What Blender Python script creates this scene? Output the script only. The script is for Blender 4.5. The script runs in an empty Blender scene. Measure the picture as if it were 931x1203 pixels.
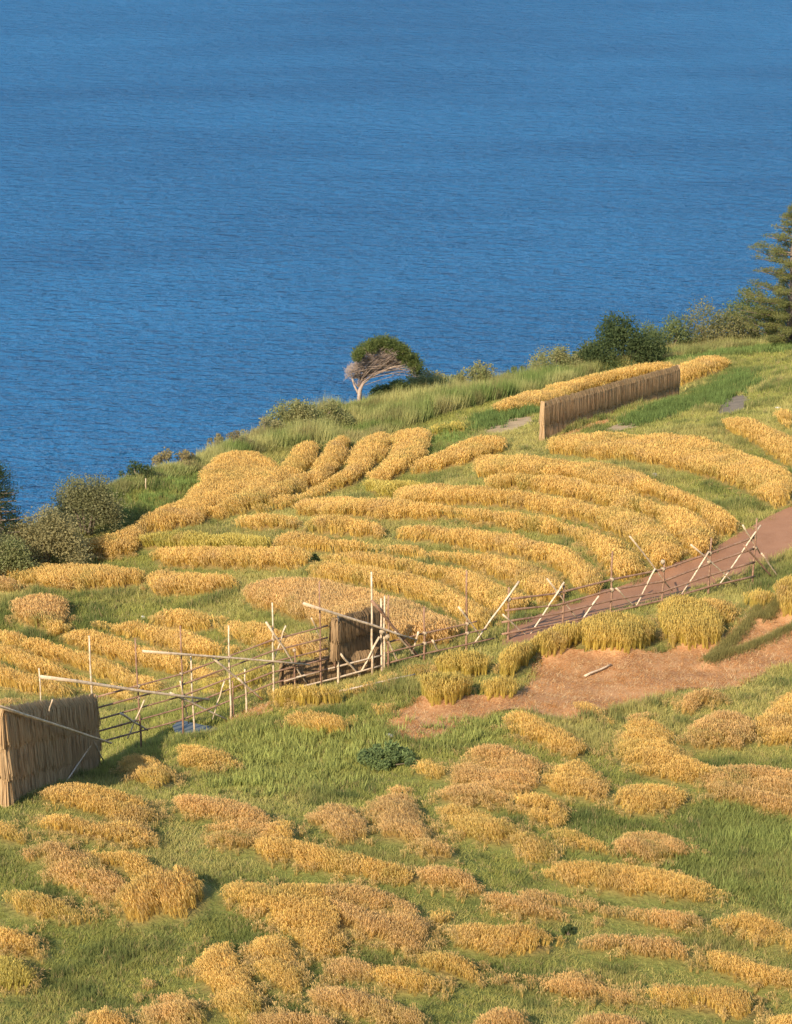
import bpy, math, random
import numpy as np
from mathutils import Vector, Matrix

random.seed(7)
rng = np.random.default_rng(7)
S = bpy.context.scene
COL = S.collection

# ------------------------------------------------------------------ camera
F_PX, W_PX, H_PX = 2700.0, 931.0, 1203.0
CAM_Z = 72.0
PITCH = math.radians(20.3)
cam_d = bpy.data.cameras.new("camera")
cam = bpy.data.objects.new("camera", cam_d)
COL.objects.link(cam)
cam.location = (0, 0, CAM_Z)
cam.rotation_euler = (math.pi/2 - PITCH, 0, 0)
cam_d.sensor_fit = 'VERTICAL'
cam_d.sensor_height = 24.0
cam_d.lens = 24.0 * F_PX / H_PX
cam_d.clip_end = 60000
cam_d.clip_start = 0.5
S.camera = cam

# ------------------------------------------------------------------ light
SUN_AZ = (-0.44, -0.90)           # horizontal direction towards the sun
SUN_EL = math.radians(35)
w = bpy.data.worlds.new("World"); S.world = w; w.use_nodes = True
nt = w.node_tree
bg = nt.nodes['Background']
sky = nt.nodes.new('ShaderNodeTexSky'); sky.sky_type = 'NISHITA'
sky.sun_disc = False
sky.sun_elevation = SUN_EL
n_ = math.hypot(*SUN_AZ)
sx, sy = SUN_AZ[0]/n_, SUN_AZ[1]/n_
sky.sun_rotation = math.atan2(sx, sy)
sky.air_density = 1.0; sky.dust_density = 0.5; sky.ozone_density = 2.0
nt.links.new(sky.outputs[0], bg.inputs[0])
bg.inputs[1].default_value = 0.15
sun_d = bpy.data.lights.new("sun", 'SUN'); sun_d.energy = 4.8; sun_d.angle = math.radians(0.6)
sun_d.color = (1.0, 0.84, 0.66)
sun = bpy.data.objects.new("sun", sun_d); COL.objects.link(sun)
sv = Vector((sx*math.cos(SUN_EL), sy*math.cos(SUN_EL), math.sin(SUN_EL)))
sun.rotation_euler = sv.to_track_quat('Z', 'Y').to_euler()
sun.location = (0, 0, 120)
S.view_settings.view_transform = 'Standard'
S.view_settings.look = 'None'
S.view_settings.exposure = 0.68
S.view_settings.gamma = 1.0

# ------------------------------------------------------------------ maths
cp, sp = math.cos(PITCH), math.sin(PITCH)
def rays(u, v):
    u = np.asarray(u, float); v = np.asarray(v, float)
    a = (u - W_PX/2)/F_PX; b = (H_PX/2 - v)/F_PX
    return np.stack([a, cp + b*sp, -sp + b*cp], -1)
def P(u, v, Y):
    d = rays(u, v)
    return d*(np.asarray(Y)/d[..., 1])[..., None] + np.array([0, 0, CAM_Z])
def V3(u, v, Y): return Vector(P(float(u), float(v), float(Y)))

def _h(ix, iy, seed):
    n = (ix.astype(np.int64)*374761393 + iy.astype(np.int64)*668265263 + seed*974711) & 0xffffffff
    n = ((n ^ (n >> 13))*1274126177) & 0xffffffff
    n = n ^ (n >> 16)
    return (n & 0xffff)/65535.0
def vnoise(x, y, s=1.0, seed=0):
    x = np.asarray(x, float)/s; y = np.asarray(y, float)/s
    ix = np.floor(x); iy = np.floor(y); fx = x-ix; fy = y-iy
    fx = fx*fx*(3-2*fx); fy = fy*fy*(3-2*fy)
    ix = ix.astype(np.int64); iy = iy.astype(np.int64)
    a = _h(ix, iy, seed); b = _h(ix+1, iy, seed); c = _h(ix, iy+1, seed); d = _h(ix+1, iy+1, seed)
    return (a*(1-fx)+b*fx)*(1-fy) + (c*(1-fx)+d*fx)*fy
def fbm(x, y, s=1.0, seed=0, o=3):
    r = 0; a = 1; t = 0
    for k in range(o):
        r = r + a*vnoise(x, y, s/(2.03**k), seed+k*17); t += a; a *= .5
    return r/t

# ------------------------------------------------------------------ terrain
# surveyed ground points: (u, v) sight line and distance
GC = [(0,1203,50),(240,1203,50),(465,1203,50),(700,1203,51),(931,1203,52),
 (0,1100,55),(300,1100,55.5),(600,1100,56.5),(931,1100,57.5),
 (0,1010,60),(250,1010,61),(500,1010,62),(750,1010,63),(931,1010,64),
 (5,944,64),(120,950,65),(300,940,68),(500,930,69),(700,930,69.5),(931,930,70),
 (60,924,70),(113,902,76),(180,880,76),(300,880,75),(450,880,74),(600,870,75),(750,860,77),(900,850,78),
 (250,852,79.5),(330,826,81),(397,806,83),(450,790,84.8),(549,767,87.5),(600,754,89),(720,726,93),(834,700,97),(887,692,99),
 (480,850,77),(600,800,82.5),(700,790,84.5),(800,770,87),(900,750,89),(720,764,86),(931,715,93),
 (931,640,106),(931,660,103),
 (0,820,93),(120,820,94),(0,740,104),(130,745,104),(200,700,110),(60,700,110),(300,760,96),(300,690,108),(0,670,116),
 (400,740,95),(400,680,107),(500,700,101),(500,640,112),(600,690,101),(600,640,110),(400,610,121),(500,590,126),
 (700,640,107),(700,590,117),(760,650,104),(780,560,124),(860,610,111),(931,570,118),(700,540,131),(860,500,136),(931,480,140),
 (580,560,126),(636,518,138),(600,500,146),(560,500,147),(760,478,151),(795,472,158),(860,450,158),(931,430,165),
 (250,640,120),(300,600,128),(400,560,137),(250,560,137),(180,610,126),(100,650,120),(450,520,147),(520,520,143),(350,530,143),
 (620,475,156),(700,450,166),(800,430,170),(931,405,184)]
EDGE = [(0,632,118),(60,612,122),(120,580,129),(150,566,132),(200,549,137),(250,535,142),(290,524,146),(330,512,150),(400,484,156),
 (450,472,160),(500,467,163),(560,462,167),(620,450,172),(680,440,176),(740,427,180),(800,412,184),(860,405,188),(931,396,193)]
pts = [P(*c) for c in GC] + [P(*c) for c in EDGE]
EP = np.array([P(*c) for c in EDGE])
pts += [np.array(q, float) for q in [(-14,28,52.5),(14,28,53.5),(0,8,66),(-30,8,66),(30,8,66),(-50,60,36),(55,60,50),(-55,100,24),(60,110,48),(70,170,48),(-60,125,20),(60,195,40),
   (-90,0,64),(90,0,72),(0,-40,84),(100,120,58),(-100,80,26),(110,200,44)]]
pts = np.array(pts)
def tps_fit(pt, lam=1.2):
    xy = pt[:, :2]/50; z = pt[:, 2]; n = len(z)
    d = np.linalg.norm(xy[:, None]-xy[None], axis=-1)
    K = np.where(d > 0, d*d*np.log(d+1e-12), 0) + lam*1e-3*np.eye(n)
    A = np.zeros((n+3, n+3)); A[:n, :n] = K; A[:n, n] = 1; A[:n, n+1:] = xy
    A[n:, :n] = A[:n, n:].T
    return xy, np.linalg.solve(A, np.concatenate([z, [0, 0, 0]]))
TXY, TW = tps_fit(pts)
def tps(x, y):
    x = np.asarray(x, float)/50; y = np.asarray(y, float)/50
    r = TW[-3] + TW[-2]*x + TW[-1]*y
    for (px, py), wgt in zip(TXY, TW[:-3]):
        d2 = (x-px)**2 + (y-py)**2
        r = r + wgt*0.5*d2*np.log(d2+1e-12)
    return r
def Yedge(x):
    x = np.asarray(x, float)
    r = np.interp(x, EP[:, 0], EP[:, 1])
    r = np.where(x < EP[0, 0], EP[0, 1] + (x-EP[0, 0])*0.75, r)
    r = np.where(x > EP[-1, 0], EP[-1, 1] + (x-EP[-1, 0])*0.5, r)
    return r + 0.9*(vnoise(x, 0*x, 3.0, 5)-.5)
# fine raster of the base surface
GX0, GX1, GY0, GY1, GS = -42.0, 56.0, 40.0, 206.0, 0.2
gx = np.arange(GX0, GX1, GS); gy = np.arange(GY0, GY1, GS)
cx_, cy_ = np.arange(GX0, GX1+1, 1.0), np.arange(GY0, GY1+1, 1.0)
CXX, CYY = np.meshgrid(cx_, cy_)
CZ = tps(CXX, CYY)
def bil(A, x0, y0, s, x, y):
    fx = np.clip((np.asarray(x)-x0)/s, 0, A.shape[1]-1.001); fy = np.clip((np.asarray(y)-y0)/s, 0, A.shape[0]-1.001)
    ix = fx.astype(int); iy = fy.astype(int); fx = fx-ix; fy = fy-iy
    return (A[iy, ix]*(1-fx)+A[iy, ix+1]*fx)*(1-fy)+(A[iy+1, ix]*(1-fx)+A[iy+1, ix+1]*fx)*fy
def base0(x, y): return bil(CZ, GX0, GY0, 1.0, x, y)
def unproj(u, v, h=0.0):
    """where sight lines meet the base surface raised by h"""
    d = rays(u, v); n = len(d)
    h = np.broadcast_to(np.asarray(h, float), (n,))
    ys = np.arange(45, 200, 0.5)
    t = ys[None, :]/d[:, 1:2]
    X = d[:, 0:1]*t; Z = CAM_Z + d[:, 2:3]*t; Y = d[:, 1:2]*t
    diff = Z - (base0(X, Y) + h[:, None])
    below = diff <= 0
    k = np.where(below.any(1), below.argmax(1), len(ys)-1); k = np.clip(k, 1, len(ys)-1)
    r = np.arange(n)
    a = diff[r, k-1]; b = diff[r, k]
    f = np.clip(a/(a-b+1e-9), 0, 1)
    tt = t[r, k-1]*(1-f) + t[r, k]*f
    return d[:, :2]*tt[:, None]
def inpoly(x, y, poly):
    c = np.zeros(np.shape(x), bool); n = len(poly); j = n-1
    for i in range(n):
        xi, yi = poly[i]; xj, yj = poly[j]
        if yi != yj:
            c ^= ((yi > y) != (yj > y)) & (x < (xj-xi)*(y-yi)/(yj-yi)+xi)
        j = i
    return c
def blur(A, k):
    for ax in (0, 1):
        c = np.cumsum(np.concatenate([np.repeat(np.take(A, [0], ax), k+1, ax), A, np.repeat(np.take(A, [-1], ax), k, ax)], ax), ax)
        n = A.shape[ax]
        A = (np.take(c, range(2*k+1, 2*k+1+n), ax) - np.take(c, range(0, n), ax))/(2*k+1)
    return A
def resample(poly, step):
    out = []
    for i in range(len(poly)):
        a = np.array(poly[i]); b = np.array(poly[(i+1) % len(poly)])
        n = max(1, int(np.linalg.norm(b-a)/step))
        for k in range(n): out.append(a+(b-a)*k/n)
    return np.array(out)

# ------------------------------------------------------------------ rice plots
# (label, tone, [(u, top, bottom) ...]); tone: g golden, b browned, y greenish yellow, t tall upright clump
PLOTS = [
("long golden rice plot curving from the far straw rack towards the path",'g',[(648,513,527),(703,510,532),(753,512,537),(787,513,542),(820,517,548),(853,524,560),(887,537,572),(903,543,587),(915,548,590),(931,556,582)]),
("golden rice band above the wide green arc at the right edge",'g',[(850,493,502),(873,493,508),(897,498,520),(913,507,532),(931,514,542)]),
("tiny golden rice corner at the right edge, higher than every other band there",'g',[(914,483,491),(931,481,498)]),
("outermost of the concentric rice bands, just inside the wide green arc",'g',[(562,540,555),(590,536,556),(620,538,557),(670,543,560),(720,549,571),(753,556,577),(787,573,588),(820,583,597),(840,592,620),(853,602,622),(863,610,620)]),
("second concentric rice band, ending in a rounded tip above the path",'g',[(575,559,572),(620,560,573),(653,562,579),(687,567,585),(720,575,593),(753,583,600),(777,590,608),(793,596,627),(807,600,645),(822,608,648),(835,622,636)]),
("third concentric rice band, widest where it bends down to the path",'g',[(467,576,591),(520,574,590),(570,576,590),(600,578,592),(640,583,599),(680,591,607),(707,598,614),(735,602,626),(752,606,650),(770,613,664),(790,630,660),(802,646,654)]),
("fourth concentric rice band, reaching the fence beside a leaning pole",'g',[(351,590,601),(380,588,603),(420,589,604),(467,590,605),(513,593,605),(540,597,608),(573,600,613),(607,604,618),(640,608,621),(673,615,627),(697,622,640),(707,628,657),(720,632,675),(740,642,677),(757,662,670)]),
("short rice band left of a brown weedy gap in the middle field",'g',[(363,611,622),(380,608,623),(413,609,624),(447,613,626)]),
("fifth concentric rice band, right of the brown weedy gap",'g',[(463,616,628),(497,619,632),(530,621,635),(563,624,640),(590,628,645),(620,632,651),(645,637,657),(660,642,665),(673,648,678),(687,657,690),(697,668,695),(710,684,690)]),
("sixth concentric rice band, long and thin, starting beside a dark green bush",'g',[(328,631,641),(357,628,643),(390,634,645),(430,636,646),(480,639,650),(510,643,654),(540,647,660),(573,651,669),(600,656,680),(620,661,690),(635,667,700),(650,675,704),(662,690,697)]),
("seventh concentric rice band, ending at the crossed poles of the fence",'g',[(378,648,658),(413,649,661),(447,652,665),(480,657,670),(513,664,679),(540,670,687),(567,679,703),(590,688,716),(607,697,716),(620,706,713)]),
("lowest long rice band, sweeping round above the big oval plot",'g',[(363,665,672),(380,662,680),(413,666,682),(447,669,688),(480,676,696),(507,682,702),(527,689,711),(547,699,726),(563,708,734),(580,722,732)]),
("big oval rice plot behind the small straw rack",'b',[(289,690,700),(300,683,707),(320,680,713),(347,681,722),(380,685,735),(413,690,745),(440,697,753),(480,706,757),(513,717,754),(537,727,745),(549,734,741)]),
("patchy rice behind the fence rails, left of the small straw rack",'b',[(318,748,758),(350,744,768),(387,746,770)]),
("small pale rice strip under the slanting meadow, left of the middle field",'g',[(277,609,617),(310,606,619),(350,608,619)]),
("greenish yellow rice strip, rear of the pair left of the dark green bush",'y',[(165,631,642),(200,629,642),(250,629,643),(300,631,644),(320,631,642)]),
("bright golden rice strip, front of the pair left of the dark green bush",'g',[(182,645,655),(200,644,661),(260,645,662),(320,646,663),(355,646,662),(365,649,659)]),
("short rice plot with rounded ends in the green meadow, above the long poles",'g',[(175,678,689),(187,675,693),(233,675,693),(283,677,687)]),
("rice band running in from the left edge beside the grey green bushes",'g',[(-14,659,672),(0,660,675),(33,660,680),(67,664,685),(100,667,687),(133,668,687),(167,670,683),(177,674,680)]),
("small rice corner at the left edge under the long band",'b',[(-10,679,692),(0,680,692),(30,683,690)]),
("pale rice slope along the lit meadow lip above the green hollow",'g',[(80,639,647),(110,632,648),(140,623,649),(160,616,642),(175,606,622),(213,588,613),(237,564,611),(250,541,603),(270,534,592),(290,534,578),(310,537,568),(330,547,558)]),
("first slanting rice spur right of the pale slope",'g',[(247,600,606),(265,592,604),(290,578,596),(315,564,580),(332,550,568),(345,533,560),(357,521,550),(375,518,532)]),
("second slanting rice spur, dropping from the red brown bush",'g',[(283,597,600),(310,582,595),(340,566,580),(363,555,569),(377,540,562),(388,521,553),(400,516,540),(412,514,525)]),
("third slanting rice spur, long and smooth on the upper field",'g',[(300,597,602),(340,583,592),(370,572,580),(395,560,571),(410,547,565),(420,525,558),(435,516,545),(450,512,532),(460,511,518)]),
("fourth slanting rice spur left of the dark grass hollow",'g',[(430,562,566),(447,547,563),(457,533,558),(465,514,552),(480,508,545),(495,504,532),(505,502,508)]),
("narrow yellow rice strip under the reeds, above the dark grass hollow",'y',[(505,500,507),(530,497,504),(552,495,502)]),
("rice strip rising to the grey bare plot below the dark grass hollow",'g',[(483,546,553),(507,536,550),(527,527,543),(547,519,538),(567,516,533),(590,515,526)]),
("short rice strip at the tip of the green wedge in the middle field",'y',[(432,560,573),(450,567,580),(473,567,578),(507,566,575),(530,568,574)]),
("rice strip along the ridge behind the far straw rack",'g',[(583,474,483),(620,463,476),(660,452,466),(700,441,452),(750,431,440),(790,427,436)]),
("small rice patch at the far end of the far straw rack",'g',[(797,430,447),(825,423,438),(856,419,428)]),
("browned rice patch lying in the green meadow at the left",'b',[(17,704,720),(40,699,732),(67,701,733),(80,705,722)]),
("very small rice clump right under the browned patch",'g',[(52,733,741),(70,729,743),(86,731,738)]),
("diagonal rice band crossing behind the second tall pole from the left",'g',[(73,743,750),(100,739,760),(133,748,770),(167,757,777),(200,764,785),(217,771,788),(240,779,796),(255,786,798)]),
("diagonal rice band just below the white stone",'g',[(107,728,734),(133,726,740),(167,734,750),(200,738,757),(233,742,767),(260,757,768),(277,762,767)]),
("short rice band touching the white stone at its left end",'g',[(172,719,728),(200,715,733),(233,717,736),(255,722,733),(267,725,730)]),
("short rice band behind the fence rails, right of the white stone",'g',[(257,733,738),(283,730,750),(310,732,757),(330,738,758)]),
("upper diagonal rice band from the left edge, behind the long flat pole",'g',[(-12,737,750),(0,739,752),(33,746,764),(67,757,775),(100,768,787),(133,778,797),(167,790,808),(187,800,812)]),
("middle diagonal rice band from the left edge, above the big straw rack",'g',[(-12,755,770),(0,758,774),(33,767,787),(67,779,797),(100,793,807),(133,803,817),(160,813,825)]),
("lower diagonal rice band from the left edge, directly above the big straw rack",'g',[(-12,778,800),(0,782,804),(33,794,812),(67,803,819),(93,810,819)]),
("brown rice scrap peeping over the top of the big straw rack",'b',[(-10,818,830),(0,818,830),(33,820,829)]),
("patchy rice band seen through the left fence rails",'y',[(213,793,806),(240,799,815),(270,796,815),(300,786,805),(325,778,795)]),
("upright clipped rice clump with bare stems, left of the pair on the brown field",'t',[(678,733,752),(688,726,760),(720,721,764),(750,724,764),(770,733,752)]),
("largest upright rice clump, right of the pair on the brown field",'t',[(775,709,740),(790,702,758),(808,704,762),(833,713,761),(848,722,752)]),
("ragged rice strip behind the largest upright clump, close to the fence",'g',[(806,698,706),(830,702,728),(850,706,728),(868,712,722)]),
("leaning rice clump between the fence and the upright clumps",'t',[(625,753,770),(644,739,772),(663,733,768),(678,737,756)]),
("small round rice clump alone on the brown field edge",'t',[(562,800,810),(572,795,819),(596,795,819),(610,800,815)]),
("narrow rice clump just behind the small round one",'t',[(587,771,793),(600,760,795),(618,754,783),(628,752,768)]),
("round rice clump at the left end of the brown field",'t',[(494,800,818),(509,791,827),(538,790,827),(552,800,815)]),
("rice clump behind the round one, near the middle fence rails",'t',[(514,772,788),(528,766,795),(557,765,794),(577,772,786)]),
("small rice clump beside the green levee at the right",'t',[(876,697,708),(890,691,716),(905,697,713)]),
("tall rice clump cut by the right edge above the pale levee",'t',[(910,690,712),(922,684,722),(931,680,724),(945,680,722)]),
("upright rice strip in front of the small straw rack's brown lower tier",'t',[(307,807,818),(330,804,827),(370,804,828),(400,808,825),(410,811,820)]),
("bright rice mound on the green bank below the small straw rack",'g',[(328,834,840),(345,831,854),(380,833,860),(410,839,858),(421,844,851)]),
("thin rice strip climbing along the middle fence rails",'g',[(410,801,813),(426,796,813),(448,789,806),(470,782,798),(495,778,792),(512,779,788)]),
("tiny rice tuft on the bank left of the brown field",'g',[(442,826,836),(455,821,839),(468,825,835)]),
("rice band in front of the big straw rack, upper of the two",'g',[(50,930,937),(60,921,943),(100,923,951),(133,932,957),(167,938,961),(183,946,954)]),
("rice band in front of the big straw rack, lower of the two",'g',[(50,960,967),(60,954,973),(100,958,980),(133,963,987),(167,967,990),(182,972,983)]),
("short plump rice plot on the slope right of the big straw rack",'g',[(145,891,900),(157,886,909),(177,887,918),(197,897,919),(210,904,910)]),
("short plump rice plot directly below the small pond",'g',[(202,874,883),(215,869,892),(240,873,898),(265,880,902),(280,886,896)]),
("rice plot at the left edge under the big straw rack",'g',[(-12,953,975),(0,957,980),(17,962,986),(33,968,984),(43,973,980)]),
("ragged brown topped rice plot left of the twin leaf shaped plots",'b',[(18,997,1004),(33,992,1013),(67,991,1033),(93,1003,1040),(117,1013,1056),(140,1024,1059),(153,1033,1047)]),
("slim rice plot above the twin leaf shaped plots",'g',[(102,993,1000),(117,988,1010),(143,995,1020),(170,1001,1027),(193,1011,1023)]),
("oval rice plot in the lower left slope, below the ragged brown one",'g',[(5,1050,1057),(20,1045,1067),(50,1051,1077),(83,1061,1083),(107,1070,1080)]),
("left one of the twin leaf shaped rice plots standing tip to tip",'g',[(137,1057,1067),(157,1038,1086),(173,1028,1087),(187,1023,1075),(200,1018,1036)]),
("right one of the twin leaf shaped rice plots, with a dark shadowed side",'g',[(189,1042,1068),(200,1030,1079),(217,1019,1080),(230,1013,1073),(238,1022,1055)]),
("small rice plot at the left edge, upper of two near the bottom corner",'g',[(-12,1083,1106),(0,1087,1110),(20,1093,1116),(37,1100,1121),(53,1104,1119)]),
("greenish rice plot at the left edge, lower of two near the bottom corner",'y',[(-12,1118,1158),(0,1120,1160),(23,1128,1163),(43,1138,1150)]),
("small rice plot cut by the bottom edge, left of the ragged pair",'g',[(95,1183,1191),(107,1177,1203),(133,1183,1206),(165,1194,1210)]),
("ragged rice plot at the bottom edge running down to the right",'b',[(147,1147,1157),(163,1139,1173),(187,1144,1200),(213,1160,1208),(233,1168,1208),(243,1180,1198)]),
("tall upright rice tongue near the bottom edge, left of its neighbour tongue",'g',[(235,1124,1142),(243,1108,1155),(258,1107,1185),(272,1110,1203),(287,1140,1212),(300,1160,1208),(310,1172,1192)]),
("broad brownish rice plot below the green bank, shaped like a tongue",'b',[(205,937,943),(220,933,960),(240,938,980),(267,944,996),(293,948,992),(313,960,983),(323,967,977)]),
("small bright rice clump at the tip of the broad brownish plot",'g',[(303,990,1000),(317,972,1013),(333,964,1016),(345,965,997)]),
("long rice band winding right from the small bright clump",'g',[(346,990,1010),(360,988,1018),(387,996,1023),(417,1005,1030),(450,1008,1033),(473,1016,1035),(486,1023,1034)]),
("small ragged rice patch under the shadowed hollow of the bank",'b',[(360,951,959),(380,946,968),(400,944,988),(417,948,988),(430,961,976)]),
("hook shaped rice plot curling right below the dark leafy weed",'b',[(438,944,960),(450,931,980),(463,925,988),(480,926,994),(493,960,998),(507,978,1003),(520,984,1006),(537,991,1003)]),
("S shaped rice plot in the lower left centre",'g',[(260,1043,1050),(277,1028,1060),(300,1031,1067),(313,1035,1080),(333,1038,1084),(350,1042,1112),(367,1048,1130),(387,1064,1130),(400,1075,1115)]),
("big brown topped rice plot right of the S shaped one",'b',[(370,1043,1050),(387,1036,1063),(413,1039,1096),(440,1045,1110),(467,1058,1117),(493,1071,1112),(503,1087,1105)]),
("upright rice tongue left of the bottom centre",'g',[(298,1110,1125),(307,1099,1147),(320,1099,1160),(335,1103,1168),(345,1116,1172),(357,1142,1172)]),
("long rice band leaving the upright tongue towards the bottom centre",'b',[(359,1154,1174),(373,1151,1180),(400,1158,1187),(433,1168,1195),(467,1178,1201),(500,1188,1206)]),
("brown rice scrap between the S shaped plot and the band below it",'b',[(389,1133,1143),(407,1121,1148),(420,1124,1150),(433,1130,1149)]),
("bright rice band below the big brown topped plot",'g',[(436,1138,1147),(453,1133,1159),(487,1139,1165),(520,1148,1162)]),
("rice strip along the bottom edge under the upright tongue",'b',[(300,1194,1212),(340,1189,1212),(400,1194,1214)]),
("short bright rice band left of the dark weed hollow near the bottom centre",'g',[(483,1117,1123),(493,1112,1130),(517,1116,1140),(547,1124,1148),(568,1134,1149)]),
("tiny rice tuft at the left tip of the broad lower band",'g',[(507,1064,1077),(518,1060,1080),(526,1064,1077)]),
("broad rice band in the lower centre with a straight lower edge",'g',[(515,1085,1092),(533,1082,1103),(563,1084,1111),(593,1087,1115),(627,1086,1113),(660,1093,1106)]),
("brown rice patch right of the long winding band",'b',[(488,1021,1033),(510,1015,1040),(537,1018,1043),(563,1028,1047),(573,1034,1046)]),
("long brown rice band crossing the lower right slope",'b',[(576,1041,1060),(593,1038,1063),(627,1042,1070),(660,1045,1073),(700,1056,1078),(737,1062,1085),(770,1067,1089),(807,1070,1088),(830,1073,1089)]),
("golden continuation of the long brown band, reaching the right edge",'g',[(838,1072,1088),(861,1070,1091),(887,1071,1098),(915,1080,1105),(931,1087,1110),(945,1091,1113)]),
("bright rice band at the foot of the large green weed slope",'g',[(641,1018,1025),(661,1011,1033),(688,1012,1038),(721,1016,1043),(754,1020,1050),(788,1022,1053),(821,1028,1052),(851,1039,1047)]),
("straight rice band right of a small dark bush in the lower right",'b',[(676,1094,1103),(688,1092,1110),(721,1097,1113),(754,1101,1120),(788,1103,1123),(814,1108,1126)]),
("rice band running down to the right edge, next to last above the corner",'g',[(824,1111,1124),(841,1108,1135),(868,1114,1143),(894,1123,1150),(921,1128,1157),(945,1143,1166)]),
("brown backed rice band right of the dark weed hollow",'b',[(583,1137,1150),(613,1134,1153),(647,1131,1160),(680,1136,1166),(730,1149,1170),(750,1155,1168)]),
("rice band ending in a blunt tip near the bottom right corner",'g',[(760,1154,1168),(788,1153,1177),(821,1160,1181),(854,1162,1190),(881,1166,1193),(894,1171,1181)]),
("rice scrap in the bottom right corner",'g',[(908,1190,1208),(931,1184,1212),(950,1184,1214)]),
("brown rice strip at the bottom edge just right of centre",'b',[(560,1194,1212),(585,1184,1210),(605,1181,1206),(625,1194,1212)]),
("brown rice strip at the bottom edge between the centre and the right corner",'b',[(680,1194,1212),(720,1190,1213),(765,1194,1214)]),
("thick rice band on the slope directly below the brown field",'g',[(587,840,850),(607,834,862),(637,843,870),(660,853,883),(680,863,888),(690,871,883)]),
("small rice tuft right of the dark leafy weed",'g',[(490,893,902),(503,884,907),(523,898,910)]),
("lumpy rice patch in the middle of the slope below the thick band",'b',[(530,903,914),(553,880,917),(573,878,930),(593,884,931),(620,891,930),(633,898,920)]),
("low rice patch joined under the lumpy one",'b',[(520,924,937),(537,918,945),(570,922,946),(600,932,945)]),
("slanting rice band under the two lumpy patches",'g',[(513,950,957),(533,946,970),(563,954,983),(593,964,988),(615,974,983)]),
("small slanting rice plot right of the lumpy patches",'g',[(605,934,947),(627,931,960),(653,941,966),(667,950,960)]),
("short bright rice plot below the small slanting one",'g',[(607,984,997),(627,980,1007),(655,988,1004)]),
("rounded rice plot in a green hollow right of the lumpy patch",'g',[(640,910,917),(657,899,930),(680,894,937),(700,907,936),(710,917,929)]),
("tiny rice patch at the lower rim of the brown field, under the lying stick",'g',[(673,818,830),(685,815,836),(700,827,838),(715,835,846),(731,843,852)]),
("large curling rice plot in the right slope, wide at its foot",'g',[(728,863,883),(741,854,903),(764,848,912),(788,861,916),(808,888,916),(834,898,909)]),
("thin rice patch on top of the large curling plot",'b',[(738,831,846),(755,829,847),(770,838,846)]),
("oval rice plot with shadowed right end below the large curling plot",'g',[(721,930,940),(738,921,948),(771,922,949),(794,925,943),(813,927,935)]),
("round bushy rice plot near the right edge, left of the biggest dome",'b',[(804,858,870),(818,844,877),(848,831,879),(871,831,877),(888,847,867)]),
("weedy rice patch at the brown field's lower rim near the right",'b',[(788,814,827),(808,808,838),(828,805,828),(851,814,828)]),
("big domed rice plot cut by the right edge",'g',[(888,853,861),(901,831,873),(921,818,878),(935,812,880),(950,812,880)]),
("pointed rice plot with a brown top, at the right edge above the green weeds",'b',[(826,914,921),(838,905,930),(861,903,939),(888,904,947),(931,908,957),(945,912,958)]),
("thin rice tail left of the fluffy plot",'g',[(651,968,980),(664,971,987),(688,978,993),(718,988,1000)]),
("fluffy rice plot at the upper left corner of the large green weed slope",'b',[(724,984,997),(741,971,1007),(771,973,1008),(801,981,1002),(809,988,996)]),
]
PH = 0.38                                   # plots stand this much above the banks
plots = []; EDGEF = None
mask = np.zeros((len(gy), len(gx)), np.float32)
pid = np.full((len(gy), len(gx)), -1, np.int16)
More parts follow.
